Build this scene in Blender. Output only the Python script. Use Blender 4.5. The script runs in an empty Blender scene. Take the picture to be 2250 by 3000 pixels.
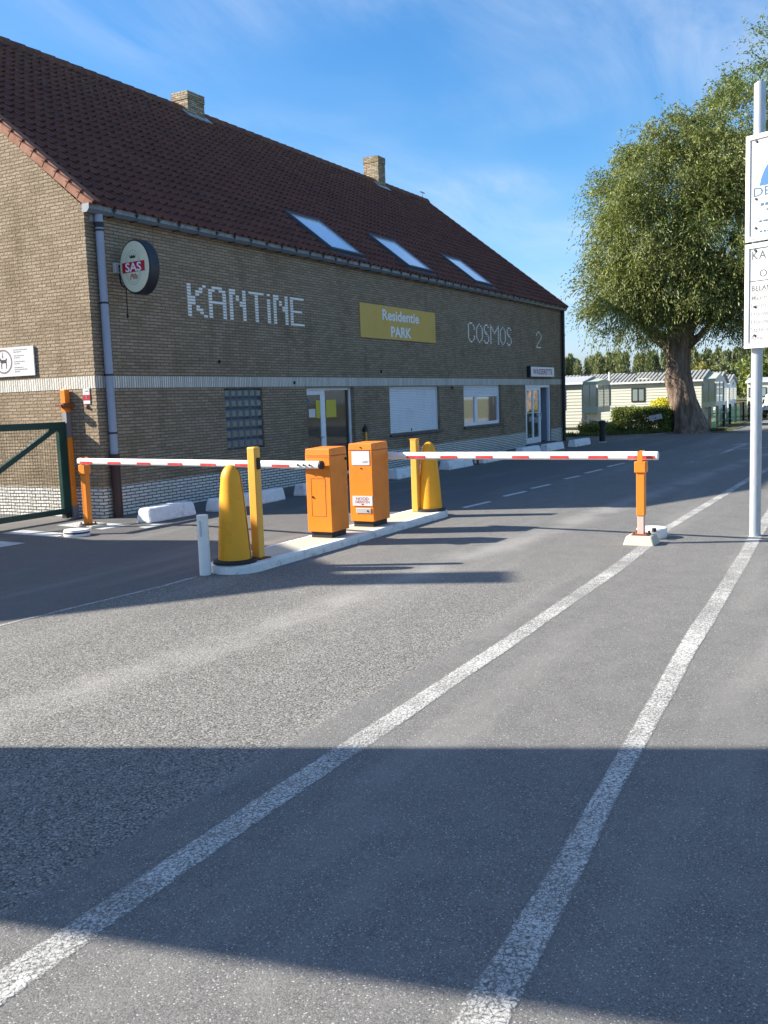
import bpy, bmesh, math, random
import numpy as np
from mathutils import Vector, Matrix
R = math.radians
rnd = random.Random(7)
sc = bpy.context.scene
COL = sc.collection

# ------------------------------------------------------------------ helpers
def wloc(o):
    v = Vector((0, 0, 0))
    while o is not None:
        v += o.location; o = o.parent
    return v

class MB:
    def __init__(s):
        s.v = []; s.f = []; s.m = []
    def add(s, vs, fs, m=0):
        b = len(s.v); s.v += [tuple(v) for v in vs]
        for f in fs:
            s.f.append(tuple(b + i for i in f)); s.m.append(m)
        return s
    def box(s, x0, x1, y0, y1, z0, z1, m=0):
        vs = [(x, y, z) for z in (z0, z1) for y in (y0, y1) for x in (x0, x1)]
        return s.add(vs, [(0, 2, 3, 1), (4, 5, 7, 6), (0, 1, 5, 4), (2, 6, 7, 3), (0, 4, 6, 2), (1, 3, 7, 5)], m)
    def obox(s, o, ux, uy, uz, a0, a1, b0, b1, c0, c1, m=0):
        o, ux, uy, uz = map(Vector, (o, ux, uy, uz))
        vs = [o + ux * a + uy * b + uz * c for c in (c0, c1) for b in (b0, b1) for a in (a0, a1)]
        return s.add(vs, [(0, 2, 3, 1), (4, 5, 7, 6), (0, 1, 5, 4), (2, 6, 7, 3), (0, 4, 6, 2), (1, 3, 7, 5)], m)
    def quad(s, a, b, c, d, m=0):
        return s.add([a, b, c, d], [(0, 1, 2, 3)], m)
    def prism(s, bot, top, m=0):
        n = len(bot); vs = list(bot) + list(top)
        fs = [tuple(range(n))[::-1], tuple(range(n, 2 * n))] + [(i, (i + 1) % n, n + (i + 1) % n, n + i) for i in range(n)]
        return s.add(vs, fs, m)
    def ext(s, poly, z0, z1, m=0):
        return s.prism([(x, y, z0) for x, y in poly], [(x, y, z1) for x, y in poly], m)
    def tube(s, pts, rads, n=10, m=0, caps=True):
        pts = [Vector(p) for p in pts]
        if not hasattr(rads, '__len__'): rads = [rads] * len(pts)
        rings = []; up = None
        for i, p in enumerate(pts):
            t = (pts[min(i + 1, len(pts) - 1)] - pts[max(i - 1, 0)]).normalized()
            if up is None: up = Vector((0, 0, 1)) if abs(t.z) < .9 else Vector((1, 0, 0))
            a = t.cross(up).normalized(); b = t.cross(a).normalized(); up = -b if False else up
            rings.append([p + (a * math.cos(k * 2 * math.pi / n) + b * math.sin(k * 2 * math.pi / n)) * rads[i] for k in range(n)])
        vs = [v for r in rings for v in r]; fs = []
        for i in range(len(pts) - 1):
            for k in range(n):
                fs.append((i * n + k, i * n + (k + 1) % n, (i + 1) * n + (k + 1) % n, (i + 1) * n + k))
        if caps:
            fs.append(tuple(range(n))[::-1]); fs.append(tuple((len(pts) - 1) * n + k for k in range(n)))
        return s.add(vs, fs, m)
    def lathe(s, prof, c=(0, 0, 0), n=32, m=0, sq=None):
        vs = []; fs = []
        for r, z in prof:
            for k in range(n):
                a = 2 * math.pi * k / n
                vs.append((c[0] + r * math.cos(a), c[1] + r * math.sin(a), c[2] + z))
        for i in range(len(prof) - 1):
            for k in range(n):
                fs.append((i * n + k, i * n + (k + 1) % n, (i + 1) * n + (k + 1) % n, (i + 1) * n + k))
        fs.append(tuple(range(n))[::-1]); fs.append(tuple((len(prof) - 1) * n + k for k in range(n)))
        return s.add(vs, fs, m)
    def text(s, txt, o, ux, uy, size, m=0, align='LEFT', bold=0.0, sx=1.0, space=1.0):
        cu = bpy.data.curves.new('t', 'FONT'); cu.body = txt; cu.size = size; cu.align_x = align
        cu.offset = bold; cu.space_character = space; cu.resolution_u = 3
        ob = bpy.data.objects.new('t', cu); COL.objects.link(ob)
        dg = bpy.context.evaluated_depsgraph_get(); me = ob.evaluated_get(dg).to_mesh()
        o, ux, uy = Vector(o), Vector(ux).normalized(), Vector(uy).normalized()
        s.add([o + ux * v.co.x * sx + uy * v.co.y for v in me.vertices], [tuple(p.vertices) for p in me.polygons], m)
        ob.evaluated_get(dg).to_mesh_clear(); bpy.data.objects.remove(ob); bpy.data.curves.remove(cu)
        return s
    def build(s, name, mats, parent=None, smooth=False, bevel=0, label=None, recalc=True):
        me = bpy.data.meshes.new(name)
        off = wloc(parent) if parent else Vector((0, 0, 0))
        me.from_pydata([(v[0] - off.x, v[1] - off.y, v[2] - off.z) for v in s.v], [], s.f)
        if not isinstance(mats, (list, tuple)): mats = [mats]
        for m in mats: me.materials.append(m)
        me.polygons.foreach_set('material_index', s.m)
        if recalc and len(s.f) < 30000:
            bm = bmesh.new(); bm.from_mesh(me); bmesh.ops.recalc_face_normals(bm, faces=bm.faces); bm.to_mesh(me); bm.free()
        if smooth:
            me.polygons.foreach_set('use_smooth', [True] * len(me.polygons))
            if smooth == 'auto':
                try: me.set_sharp_from_angle(angle=R(35))
                except Exception: pass
        me.update()
        o = bpy.data.objects.new(name, me); COL.objects.link(o)
        if parent: o.parent = parent
        if bevel:
            b = o.modifiers.new('bevel', 'BEVEL'); b.width = bevel; b.segments = 2; b.limit_method = 'ANGLE'; b.angle_limit = R(40)
        if label: o['label'] = label
        return o

def tag(o, label=None, cat=None, group=None, kind=None):
    if label: o['label'] = label
    if cat: o['category'] = cat
    if group: o['group'] = group
    if kind: o['kind'] = kind
    return o
def thing(name, loc, label, cat, group=None):
    o = bpy.data.objects.new(name, None); o.empty_display_size = .2; o.location = loc; COL.objects.link(o)
    return tag(o, label, cat, group)
def copy_tree(o, parent=None):
    c = o.copy(); COL.objects.link(c)
    if parent: c.parent = parent
    for ch in list(o.children): copy_tree(ch, c)
    return c

# ------------------------------------------------------------------ materials
class NT:
    def __init__(s, name):
        s.mat = bpy.data.materials.new(name); s.mat.use_nodes = True
        s.t = s.mat.node_tree; s.t.nodes.clear()
        s.out = s.n('ShaderNodeOutputMaterial')
    def n(s, kind, **kw):
        nd = s.t.nodes.new(kind)
        for k, v in kw.items():
            if k.startswith('i_'):
                key = k[2:].replace('__', ' ')
                nd.inputs[int(key) if key.isdigit() else key].default_value = v
            else: setattr(nd, k, v)
        return nd
    def l(s, a, b): s.t.links.new(a, b)
    def pos(s):
        return s.n('ShaderNodeNewGeometry').outputs['Position']
    def objc(s):
        return s.n('ShaderNodeTexCoord').outputs['Object']
    def mapped(s, vec, scale=(1, 1, 1), loc=(0, 0, 0), rot=(0, 0, 0)):
        m = s.n('ShaderNodeMapping'); m.inputs['Scale'].default_value = scale; m.inputs['Location'].default_value = loc
        m.inputs['Rotation'].default_value = rot; s.l(vec, m.inputs['Vector']); return m.outputs[0]
    def noise(s, vec, scale, detail=3, rough=.55):
        nd = s.n('ShaderNodeTexNoise'); nd.inputs['Scale'].default_value = scale; nd.inputs['Detail'].default_value = detail
        nd.inputs['Roughness'].default_value = rough; s.l(vec, nd.inputs['Vector']); return nd.outputs['Fac']
    def ramp(s, fac, stops, interp='LINEAR'):
        r = s.n('ShaderNodeValToRGB'); e = r.color_ramp.elements; r.color_ramp.interpolation = interp
        while len(e) < len(stops): e.new(.5)
        for i, (p, c) in enumerate(stops):
            e[i].position = p; e[i].color = (c[0], c[1], c[2], 1) if hasattr(c, '__len__') else (c, c, c, 1)
        s.l(fac, r.inputs[0]); return r.outputs[0]
    def mix(s, fac, a, b, mode='MIX'):
        m = s.n('ShaderNodeMix', data_type='RGBA', blend_type=mode)
        for sock, v in ((m.inputs[0], fac), (m.inputs[6], a), (m.inputs[7], b)):
            if hasattr(v, 'links'): s.l(v, sock)
            elif hasattr(v, '__len__'): sock.default_value = (v[0], v[1], v[2], 1)
            else: sock.default_value = v
        return m.outputs[2]
    def math(s, op, a, b=0.0, clamp=False):
        m = s.n('ShaderNodeMath', operation=op, use_clamp=clamp)
        for sock, v in ((m.inputs[0], a), (m.inputs[1], b)):
            if hasattr(v, 'links'): s.l(v, sock)
            else: sock.default_value = v
        return m.outputs[0]
    def mapr(s, v, a, b, c=0.0, d=1.0):
        m = s.n('ShaderNodeMapRange', interpolation_type='SMOOTHSTEP'); s.l(v, m.inputs[0])
        for i, x in enumerate((a, b, c, d)): m.inputs[i + 1].default_value = x
        return m.outputs[0]
    def sep(s, v):
        x = s.n('ShaderNodeSeparateXYZ'); s.l(v, x.inputs[0]); return x.outputs
    def comb(s, x, y, z=0.0):
        c = s.n('ShaderNodeCombineXYZ')
        for i, v in enumerate((x, y, z)):
            if hasattr(v, 'links'): s.l(v, c.inputs[i])
            else: c.inputs[i].default_value = v
        return c.outputs[0]
    def bump(s, h, strength=.3, dist=.01, normal=None):
        b = s.n('ShaderNodeBump'); b.inputs['Strength'].default_value = strength; b.inputs['Distance'].default_value = dist
        s.l(h, b.inputs['Height'])
        if normal is not None: s.l(normal, b.inputs['Normal'])
        return b.outputs[0]
    def bsdf(s, col, rough=.7, normal=None, metal=0.0, spec=.3, **kw):
        p = s.n('ShaderNodeBsdfPrincipled')
        for sock, v in ((p.inputs['Base Color'], col), (p.inputs['Roughness'], rough), (p.inputs['Metallic'], metal)):
            if hasattr(v, 'links'): s.l(v, sock)
            elif hasattr(v, '__len__'): sock.default_value = (v[0], v[1], v[2], 1)
            else: sock.default_value = v
        p.inputs['Specular IOR Level'].default_value = spec
        if normal is not None: s.l(normal, p.inputs['Normal'])
        for k, v in kw.items(): p.inputs[k].default_value = v
        return p
    def done(s, sh):
        s.l(sh.outputs[0] if hasattr(sh, 'outputs') else sh, s.out.inputs[0]); return s.mat

def paint(name, col, rough=.5, dirt=.25, dirtcol=(.10, .08, .06), scale=6, spec=.4, metal=0, bump=.08, amount=.5):
    t = NT(name); p = t.objc()
    a = t.noise(p, scale, 5, .62); b = t.noise(t.mapped(p, (scale * 5, scale * 5, scale * 1.2)), 1, 3)
    c = t.mix(t.math('MULTIPLY', t.mapr(a, .5, .78), dirt), col, dirtcol)
    c = t.mix(t.math('MULTIPLY', t.mapr(b, .55, .85), dirt * amount), c, dirtcol)
    c = t.mix(t.math('MULTIPLY', t.noise(p, scale * .4, 2), .25), c, tuple(min(1, x * 1.25 + .01) for x in col))
    r = t.mapr(a, .3, .8, rough * .85, min(1, rough * 1.3))
    return t.done(t.bsdf(c, r, t.bump(b, bump, .004), metal, spec))

def brick(name, c1, c2, mort, u_len=.2, row=.052, joint=.008, vertical=False, stain=.35, staincol=(.085, .062, .03), lich=None, bumpd=.02, painted=0):
    t = NT(name); g = t.n('ShaderNodeNewGeometry'); x, y, z = t.sep(g.outputs['Position'])
    nx, ny, nz = t.sep(g.outputs['True Normal'])
    sel = t.math('GREATER_THAN', t.math('ABSOLUTE', nx), .6)
    u = t.math('ADD', t.math('MULTIPLY', y, sel), t.math('MULTIPLY', x, t.math('SUBTRACT', 1.0, sel)))
    wob = t.noise(t.comb(u, z, 0.0), 9, 2)
    zz = t.math('ADD', z, t.math('MULTIPLY', t.math('SUBTRACT', wob, .5), .006))
    vec = t.comb(zz, u) if vertical else t.comb(u, zz)
    b = t.n('ShaderNodeTexBrick', offset=.5 if not vertical else 0.0)
    t.l(vec, b.inputs['Vector'])
    b.inputs['Color1'].default_value = (0, 0, 0, 1); b.inputs['Color2'].default_value = (1, 1, 1, 1); b.inputs['Mortar'].default_value = (.5, .5, .5, 1)
    b.inputs['Scale'].default_value = 1; b.inputs['Mortar Size'].default_value = joint; b.inputs['Mortar Smooth'].default_value = .35
    b.inputs['Bias'].default_value = 0; b.inputs['Brick Width'].default_value = u_len; b.inputs['Row Height'].default_value = row
    n2 = t.noise(g.outputs['Position'], 26, 4, .65); n3 = t.noise(g.outputs['Position'], 1.1, 4, .6)
    c = t.mix(t.mapr(b.outputs['Color'], 0, 1), c1, c2)
    c = t.mix(t.math('MULTIPLY', t.mapr(n2, .42, .75), .35), c, tuple(v * .55 for v in c1))
    c = t.mix(b.outputs['Fac'], c, mort)
    c = t.mix(t.math('MULTIPLY', t.mapr(n3, .48, .75), stain), c, staincol)
    n4 = t.noise(t.mapped(g.outputs['Position'], (2.2, 2.2, .35)), 1, 4)
    c = t.mix(t.math('MULTIPLY', t.mapr(n4, .52, .74), stain * .8), c, tuple(v * 1.2 for v in staincol))
    if lich:
        c = t.mix(t.math('MULTIPLY', t.mapr(t.noise(g.outputs['Position'], 7, 5, .7), .48, .66), .75), c, lich)
    h = t.math('SUBTRACT', t.math('MULTIPLY', n2, .5), t.math('MULTIPLY', b.outputs['Fac'], 1.0))
    h = t.math('ADD', h, t.math('MULTIPLY', b.outputs['Color'], .35))
    return t.done(t.bsdf(c, .9, t.bump(h, 1.0, bumpd), 0, .12))

def glass(name, tint=(.05, .06, .06), refl=.5, thru=.0, rough=.03):
    t = NT(name)
    fr = t.n('ShaderNodeFresnel'); fr.inputs[0].default_value = 1.5
    gl = t.n('ShaderNodeBsdfGlossy'); gl.inputs['Roughness'].default_value = rough; gl.inputs['Color'].default_value = (.95, .97, 1, 1)
    df = t.bsdf(tint, .25, None, 0, .3)
    base = df.outputs[0]
    if thru > 0:
        tr = t.n('ShaderNodeBsdfTransparent'); tr.inputs[0].default_value = (.9, .93, .92, 1)
        m0 = t.n('ShaderNodeMixShader'); m0.inputs[0].default_value = thru; t.l(base, m0.inputs[1]); t.l(tr.outputs[0], m0.inputs[2]); base = m0.outputs[0]
    m = t.n('ShaderNodeMixShader')
    f = t.math('ADD', fr.outputs[0], refl, True)
    t.l(f, m.inputs[0]); t.l(base, m.inputs[1]); t.l(gl.outputs[0], m.inputs[2])
    return t.done(m.outputs[0])

def flat(name, col, rough=.6, spec=.3, metal=0):
    t = NT(name); return t.done(t.bsdf(col, rough, None, metal, spec))

# exposed road surface: coarse chippings in the lane, finer tarmac elsewhere
def road_mat():
    t = NT('asphalt'); P = t.pos(); x, y, z = t.sep(P)
    wob = t.math('MULTIPLY', t.math('SUBTRACT', t.noise(P, 3.5, 4), .5), .35)
    wob2 = t.math('MULTIPLY', t.math('SUBTRACT', t.noise(P, 9, 3), .5), .05)
    yw = t.math('ADD', y, wob2)
    m1 = t.mapr(yw, -8.36, -8.27)
    m2 = t.mapr(t.math('SUBTRACT', yw, t.math('MULTIPLY', t.math('ADD', x, 4.6), -.05)), -4.78, -4.66, 1, 0)
    m3 = t.mapr(t.math('ADD', x, t.math('MULTIPLY', wob, 6)), -4.6, -.2, 1, 0)
    coarse = t.math('MULTIPLY', t.math('MULTIPLY', m1, m2), m3)
    near_corner = t.math('MULTIPLY', t.mapr(y, -8.75, -8.9), t.mapr(x, -8.2, -8.9))
    v1 = t.n('ShaderNodeTexVoronoi', feature='F1'); v1.inputs['Scale'].default_value = 105; t.l(P, v1.inputs['Vector'])
    v2 = t.n('ShaderNodeTexVoronoi', feature='F1'); v2.inputs['Scale'].default_value = 190; t.l(P, v2.inputs['Vector'])
    r1, g1, b1 = t.sep(v1.outputs['Color']); r2, g2, b2 = t.sep(v2.outputs['Color'])
    # coarse: pale stones with dark gaps
    stone = t.ramp(r1, [(0, (.13, .128, .122)), (.4, (.2, .197, .188)), (.8, (.265, .261, .25)), (1, (.41, .4, .385))])
    cc = t.mix(t.mapr(v1.outputs['Distance'], .46, .86), stone, (.07, .069, .067))
    # fine
    fs = t.ramp(r2, [(0, (.125, .124, .123)), (.6, (.178, .177, .174)), (.94, (.225, .223, .218)), (1, (.52, .52, .51))])
    big = t.noise(P, .55, 5, .6); str_ = t.noise(t.mapped(P, (.16, 1.6, 1)), 1, 4, .55); mid = t.noise(P, 4, 5, .65)
    ff = t.mix(t.mapr(v2.outputs['Distance'], .5, .85), fs, (.09, .09, .092))
    ff = t.mix(t.math('MULTIPLY', t.mapr(mid, .35, .7), .3), ff, (.24, .236, .23))
    # lane by the building was resurfaced darker
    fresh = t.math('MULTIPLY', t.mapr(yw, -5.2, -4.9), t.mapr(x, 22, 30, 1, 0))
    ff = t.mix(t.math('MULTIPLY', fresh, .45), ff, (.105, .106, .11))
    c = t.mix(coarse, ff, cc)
    c = t.mix(t.math('MULTIPLY', t.mapr(str_, .5, .72), .22), c, (.36, .355, .34))
    c = t.mix(t.math('MULTIPLY', t.mapr(big, .5, .7), .28), c, (.12, .12, .12))
    # pale dusty track of tyres crossing the lane
    dust = t.math('MULTIPLY', t.mapr(t.math('ABSOLUTE', t.math('ADD', t.math('ADD', y, 6.75), t.math('ADD', t.math('MULTIPLY', t.math('ADD', x, 5), .06), wob))), .02, .38, 1, 0), t.mapr(t.noise(P, 1.2, 4), .3, .62))
    c = t.mix(t.math('MULTIPLY', dust, .3), c, (.46, .45, .44))
    spots = t.mapr(t.noise(P, 13, 2), .74, .79)
    c = t.mix(t.math('MULTIPLY', spots, .35), c, (.06, .06, .06))
    nd = t.n('ShaderNodeTexNoise'); nd.inputs['Scale'].default_value = 2.3; nd.inputs['Detail'].default_value = 5; t.l(P, nd.inputs['Vector'])
    va = t.n('ShaderNodeVectorMath', operation='MULTIPLY_ADD'); t.l(nd.outputs['Color'], va.inputs[0]); va.inputs[1].default_value = (.55, .55, 0); t.l(P, va.inputs[2])
    vk = t.n('ShaderNodeTexVoronoi', feature='DISTANCE_TO_EDGE', voronoi_dimensions='2D'); vk.inputs['Scale'].default_value = .42; t.l(va.outputs[0], vk.inputs['Vector'])
    ck = t.math('MULTIPLY', t.mapr(vk.outputs['Distance'], .0, .0045, 1, 0), t.mapr(t.noise(P, .7, 3), .52, .62))
    c = t.mix(t.math('MULTIPLY', t.math('MULTIPLY', ck, t.mapr(x, -3.5, -1)), .5), c, (.035, .034, .033))
    oil = t.mapr(t.noise(t.mapped(P, (.9, 1.5, 1), (3.1, 1.7, 0)), 1, 3, .5), .66, .78)
    c = t.mix(t.math('MULTIPLY', oil, .35), c, (.07, .069, .068))
    c = t.mix(1.0, c, (1.0, .975, .925), 'MULTIPLY')
    h1 = t.math('SUBTRACT', 1.0, v1.outputs['Distance']); h2 = t.math('MULTIPLY', t.math('SUBTRACT', 1.0, v2.outputs['Distance']), .4)
    h = t.n('ShaderNodeMix', data_type='FLOAT'); t.l(coarse, h.inputs[0]); t.l(h2, h.inputs[2]); t.l(h1, h.inputs[3])
    return t.done(t.bsdf(c, .82, t.bump(h.outputs[0], .42, .005), 0, .22))

def marking_mat(name, wear=.5, col=(.62, .61, .57)):
    t = NT(name); P = t.pos()
    v2 = t.n('ShaderNodeTexVoronoi', feature='F1'); v2.inputs['Scale'].default_value = 170; t.l(P, v2.inputs['Vector'])
    vc = t.n('ShaderNodeTexVoronoi', feature='DISTANCE_TO_EDGE'); vc.inputs['Scale'].default_value = 42; t.l(P, vc.inputs['Vector'])
    at = t.n('ShaderNodeAttribute', attribute_name='across'); ac = at.outputs['Fac']
    edge = t.math('ABSOLUTE', t.math('SUBTRACT', t.math('MULTIPLY', ac, 2.0), 1.0))
    a = t.noise(P, 1.7, 5, .65); b = t.noise(P, 75, 3, .75); e = t.noise(P, 22, 4, .7)
    crack = t.mapr(vc.outputs['Distance'], .0, .10, 1, 0)
    w = t.math('ADD', t.math('MULTIPLY', t.mapr(a, .3, .72), wear * .8), t.math('MULTIPLY', t.mapr(b, .4, .66), wear))
    w = t.math('ADD', w, t.math('MULTIPLY', crack, wear * .7))
    ew = t.mapr(t.math('ADD', edge, t.math('MULTIPLY', t.math('SUBTRACT', e, .5), .9)), .80, 1.2)
    w = t.math('ADD', w, t.math('MULTIPLY', ew, .9), True)
    dirt = t.noise(P, 6, 4)
    c = t.mix(t.math('MULTIPLY', t.mapr(dirt, .4, .75), .45), col, tuple(v * .55 for v in col))
    d = t.bsdf(c, .8, t.bump(v2.outputs['Distance'], .3, .004), 0, .2)
    tr = t.n('ShaderNodeBsdfTransparent'); m = t.n('ShaderNodeMixShader')
    t.l(t.math('MULTIPLY', w, .96), m.inputs[0]); t.l(d.outputs[0], m.inputs[1]); t.l(tr.outputs[0], m.inputs[2])
    return t.done(m.outputs[0])

def leaf_mat(name, c1, c2, c3):
    t = NT(name); g = t.n('ShaderNodeNewGeometry'); ri = g.outputs['Random Per Island']
    n = t.noise(g.outputs['Position'], .9, 3)
    c = t.ramp(ri, [(0, c1), (.55, c2), (1, c3)])
    c = t.mix(t.math('MULTIPLY', t.mapr(n, .45, .7), .5), c, c3)
    d = t.bsdf(c, .55, None, 0, .35)
    tr = t.n('ShaderNodeBsdfTranslucent'); t.l(t.mix(1.0, c, (1.0, 1.15, .5), 'MULTIPLY'), tr.inputs[0])
    m = t.n('ShaderNodeMixShader'); m.inputs[0].default_value = .28; t.l(d.outputs[0], m.inputs[1]); t.l(tr.outputs[0], m.inputs[2])
    return t.done(m.outputs[0])

def bark_mat():
    t = NT('bark'); P = t.objc()
    n = t.noise(t.mapped(P, (7, 7, 1.3)), 1, 6, .65); n2 = t.noise(P, 22, 4)
    c = t.ramp(n, [(.25, (.07, .05, .037)), (.5, (.22, .16, .12)), (.75, (.38, .30, .235))])
    return t.done(t.bsdf(c, .9, t.bump(t.math('ADD', n, t.math('MULTIPLY', n2, .3)), 1, .06), 0, .15))

def roof_mat():
    t = NT('roof_tile'); P = t.pos(); x, y, z = t.sep(P)
    g = t.n('ShaderNodeNewGeometry')
    cell = t.n('ShaderNodeTexWhiteNoise', noise_dimensions='2D')
    t.l(t.comb(t.math('FLOOR', t.math('DIVIDE', x, .215)), t.math('FLOOR', t.math('DIVIDE', z, .19))), cell.inputs['Vector'])
    c = t.ramp(cell.outputs['Value'], [(0, (.105, .041, .029)), (.5, (.13, .049, .033)), (1, (.16, .06, .039))])
    n = t.noise(P, .5, 4); n2 = t.noise(P, 9, 5, .7); n3 = t.noise(P, 2.2, 4)
    c = t.mix(t.math('MULTIPLY', t.mapr(n, .4, .7), .35), c, (.15, .056, .037))
    top = t.math('MULTIPLY', t.mapr(z, 7.2, 9.2), t.mapr(n2, .47, .62))
    c = t.mix(t.math('MULTIPLY', top, .55), c, (.27, .14, .05))
    c = t.mix(t.math('MULTIPLY', t.mapr(n3, .6, .75), .35), c, (.09, .078, .06))
    spot = t.mapr(t.noise(P, 30, 2), .78, .8)
    c = t.mix(t.math('MULTIPLY', spot, .5), c, (.3, .3, .27))
    return t.done(t.bsdf(c, .78, t.bump(n2, .35, .01), 0, .3))

def steel(name, col=(.42, .44, .46), rough=.35, metal=.85):
    t = NT(name); P = t.objc(); n = t.noise(t.mapped(P, (5, 5, 2)), 3, 4)
    c = t.mix(t.math('MULTIPLY', t.mapr(n, .4, .7), .3), col, tuple(v * .7 for v in col))
    return t.done(t.bsdf(c, t.mapr(n, .3, .7, rough * .8, rough * 1.3), None, metal, .4))

M = {}
M['brick'] = brick('ochre_brick', (.32, .245, .165), (.42, .332, .234), (.195, .155, .108), bumpd=.03)
M['brick_white'] = brick('white_brick', (.72, .70, .64), (.84, .82, .76), (.16, .15, .14), joint=.010, stain=.12, staincol=(.3, .28, .24))
M['brick_band'] = brick('soldier_brick', (.62, .60, .53), (.78, .76, .68), (.24, .22, .19), u_len=.6, row=.052, joint=.008, vertical=True, stain=.15, staincol=(.25, .23, .2))
M['brick_chim'] = brick('chimney_brick', (.30, .23, .15), (.55, .47, .36), (.2, .17, .12), lich=(.24, .16, .05), stain=.3)
M['brick_red'] = brick('red_brick', (.2, .07, .045), (.3, .11, .07), (.25, .23, .2))
M['letter'] = paint('white_glazed_brick', (.82, .82, .78), .45, .15, scale=9)
M['roof'] = roof_mat()
M['verge'] = paint('terracotta', (.25, .105, .058), .85, .5, (.12, .095, .07), 5)
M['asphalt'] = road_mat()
M['mark'] = marking_mat('road_paint', .62, (.66, .65, .61))
M['mark_old'] = marking_mat('road_paint_worn', .72)
M['mark_edge'] = marking_mat('road_paint_edge', .62, (.66, .65, .62))
M['mark_new'] = marking_mat('road_paint_fresh', .2, (.7, .7, .67))
M['zinc'] = steel('zinc', (.20, .225, .255), .45, .35)
M['zinc_dark'] = paint('dark_strap', (.02, .022, .03), .5, .1)
M['pipe'] = paint('grey_pvc', (.30, .34, .42), .45, .15, scale=3)
M['pipe_brown'] = paint('brown_pvc', (.045, .02, .018), .5, .2)
M['black'] = paint('black_rubber', (.018, .018, .02), .6, .2, (.09, .08, .07))
M['white_frame'] = paint('white_pvc', (.78, .80, .83), .4, .12, scale=4)
M['white_shut'] = paint('shutter_white', (.80, .82, .86), .5, .12, scale=3)
M['sill'] = paint('bluestone', (.06, .066, .08), .55, .3, scale=6)
M['orange'] = paint('orange_paint', (.82, .225, .014), .45, .5, (.33, .10, .025), 4.5, amount=.9)
M['orange_post'] = paint('orange_post_paint', (.80, .235, .02), .45, .25, (.35, .12, .03), 6)
M['yellow'] = paint('yellow_plastic', (.84, .365, .014), .5, .45, (.36, .2, .04), 5)
M['yellow_post'] = paint('yellow_post_paint', (.82, .42, .065), .45, .22, (.4, .25, .06), 5)
M['white_paint'] = paint('white_paint', (.78, .77, .73), .6, .22, (.34, .31, .26), 8)
M['white_conc'] = paint('whitewashed_concrete', (.80, .80, .79), .8, .6, (.2, .19, .17), 7, bump=.5)
M['kerb'] = paint('painted_kerb', (.74, .73, .70), .75, .75, (.2, .19, .17), 9, bump=.6)
M['conc'] = paint('concrete_top', (.50, .47, .37), .85, .5, (.24, .21, .15), 4, bump=.5)
M['boom'] = paint('boom_white', (.80, .79, .77), .38, .12, scale=5)
M['red'] = paint('red_stripe', (.48, .035, .035), .45, .25, (.6, .35, .33), 9)
M['pink'] = paint('faded_sleeve', (.66, .44, .37), .6, .2, scale=8)
M['rust'] = paint('rust', (.2, .07, .03), .85, .4)
M['green'] = paint('green_gate', (.008, .045, .036), .4, .12, (.05, .07, .06), 6)
M['green_light'] = paint('green_fence', (.02, .14, .085), .5, .15)
M['galv'] = steel('galvanised', (.50, .53, .56), .45, .45)
M['galv_dark'] = steel('galvanised_post', (.30, .28, .30), .5, .5)
M['sign_white'] = paint('sign_white', (.62, .625, .63), .4, .10, (.45, .45, .43), 3)
M['sign_yellow'] = paint('sign_yellow', (.60, .385, .07), .5, .25, (.34, .26, .09), 3)
M['sign_text'] = flat('sign_letter_white', (.78, .80, .82), .5)
M['cream_face'] = paint('cream_acrylic', (.66, .68, .50), .3, .15, (.45, .46, .36), 5)
M['grey_ink'] = flat('grey_ink', (.085, .095, .10), .6)
M['pale_ink'] = flat('pale_ink', (.2, .205, .21), .6)
M['dark_ink'] = flat('dark_ink', (.03, .03, .035), .6)
M['blue_ink'] = flat('blue_ink', (.035, .14, .32), .6)
M['teal_ink'] = flat('teal_ink', (.05, .11, .17), .6)
M['red_ink'] = flat('red_ink', (.45, .015, .03), .5)
M['redlight_ink'] = flat('red_script_ink', (.42, .10, .04), .5)
M['maroon_ink'] = flat('maroon_ink', (.34, .03, .06), .5)
M['ring_ink'] = flat('ring_ink', (.19, .14, .145), .6)
M['gold_ring'] = flat('pale_gold', (.50, .52, .36), .5)
M['glass_door'] = glass('door_glass', (.10, .075, .05), -.01, .55)
M['glass_win'] = glass('window_glass', (.06, .09, .10), .38, .0)
M['glass_sky'] = glass('skylight_glass', (.62, .66, .72), .25, 0, .08)
M['glass_car'] = glass('caravan_glass', (.27, .33, .31), .12, .0)
M['glass_block'] = glass('glass_block', (.07, .12, .14), -.02, .0, .3)
M['yellow_poster'] = flat('yellow_poster', (.62, .50, .06))
M['interior'] = paint('interior_wall', (.35, .25, .16), .8, .2)
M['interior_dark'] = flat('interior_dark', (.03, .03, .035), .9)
M['car_cream'] = paint('caravan_cream', (.62, .625, .54), .5, .10, scale=2)
M['car_white'] = paint('caravan_white', (.66, .67, .65), .5, .10, scale=2)
M['car_roof'] = paint('caravan_roof', (.40, .42, .43), .5, .2, scale=2)
M['car_trim'] = paint('caravan_trim', (.50, .55, .47), .5, .1, scale=2)
M['car_roof_tile'] = paint('caravan_tile', (.30, .31, .30), .6, .2, scale=2)
M['skirt'] = paint('caravan_skirt', (.62, .61, .52), .6, .2)
M['bark'] = bark_mat()
M['willow'] = leaf_mat('willow_leaf', (.085, .108, .03), (.165, .195, .052), (.30, .305, .11))
M['tree2'] = leaf_mat('tree_leaf', (.07, .11, .026), (.14, .19, .05), (.26, .28, .11))
M['poplar'] = leaf_mat('poplar_leaf', (.12, .15, .075), (.19, .21, .11), (.27, .28, .15))  # pale, dulled greens carry some distance haze in the leaf colour
M['autumn'] = leaf_mat('autumn_leaf', (.12, .12, .03), (.2, .18, .04), (.26, .23, .06))
M['hedge'] = leaf_mat('hedge_leaf', (.09, .12, .03), (.17, .205, .05), (.28, .3, .09))
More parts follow.
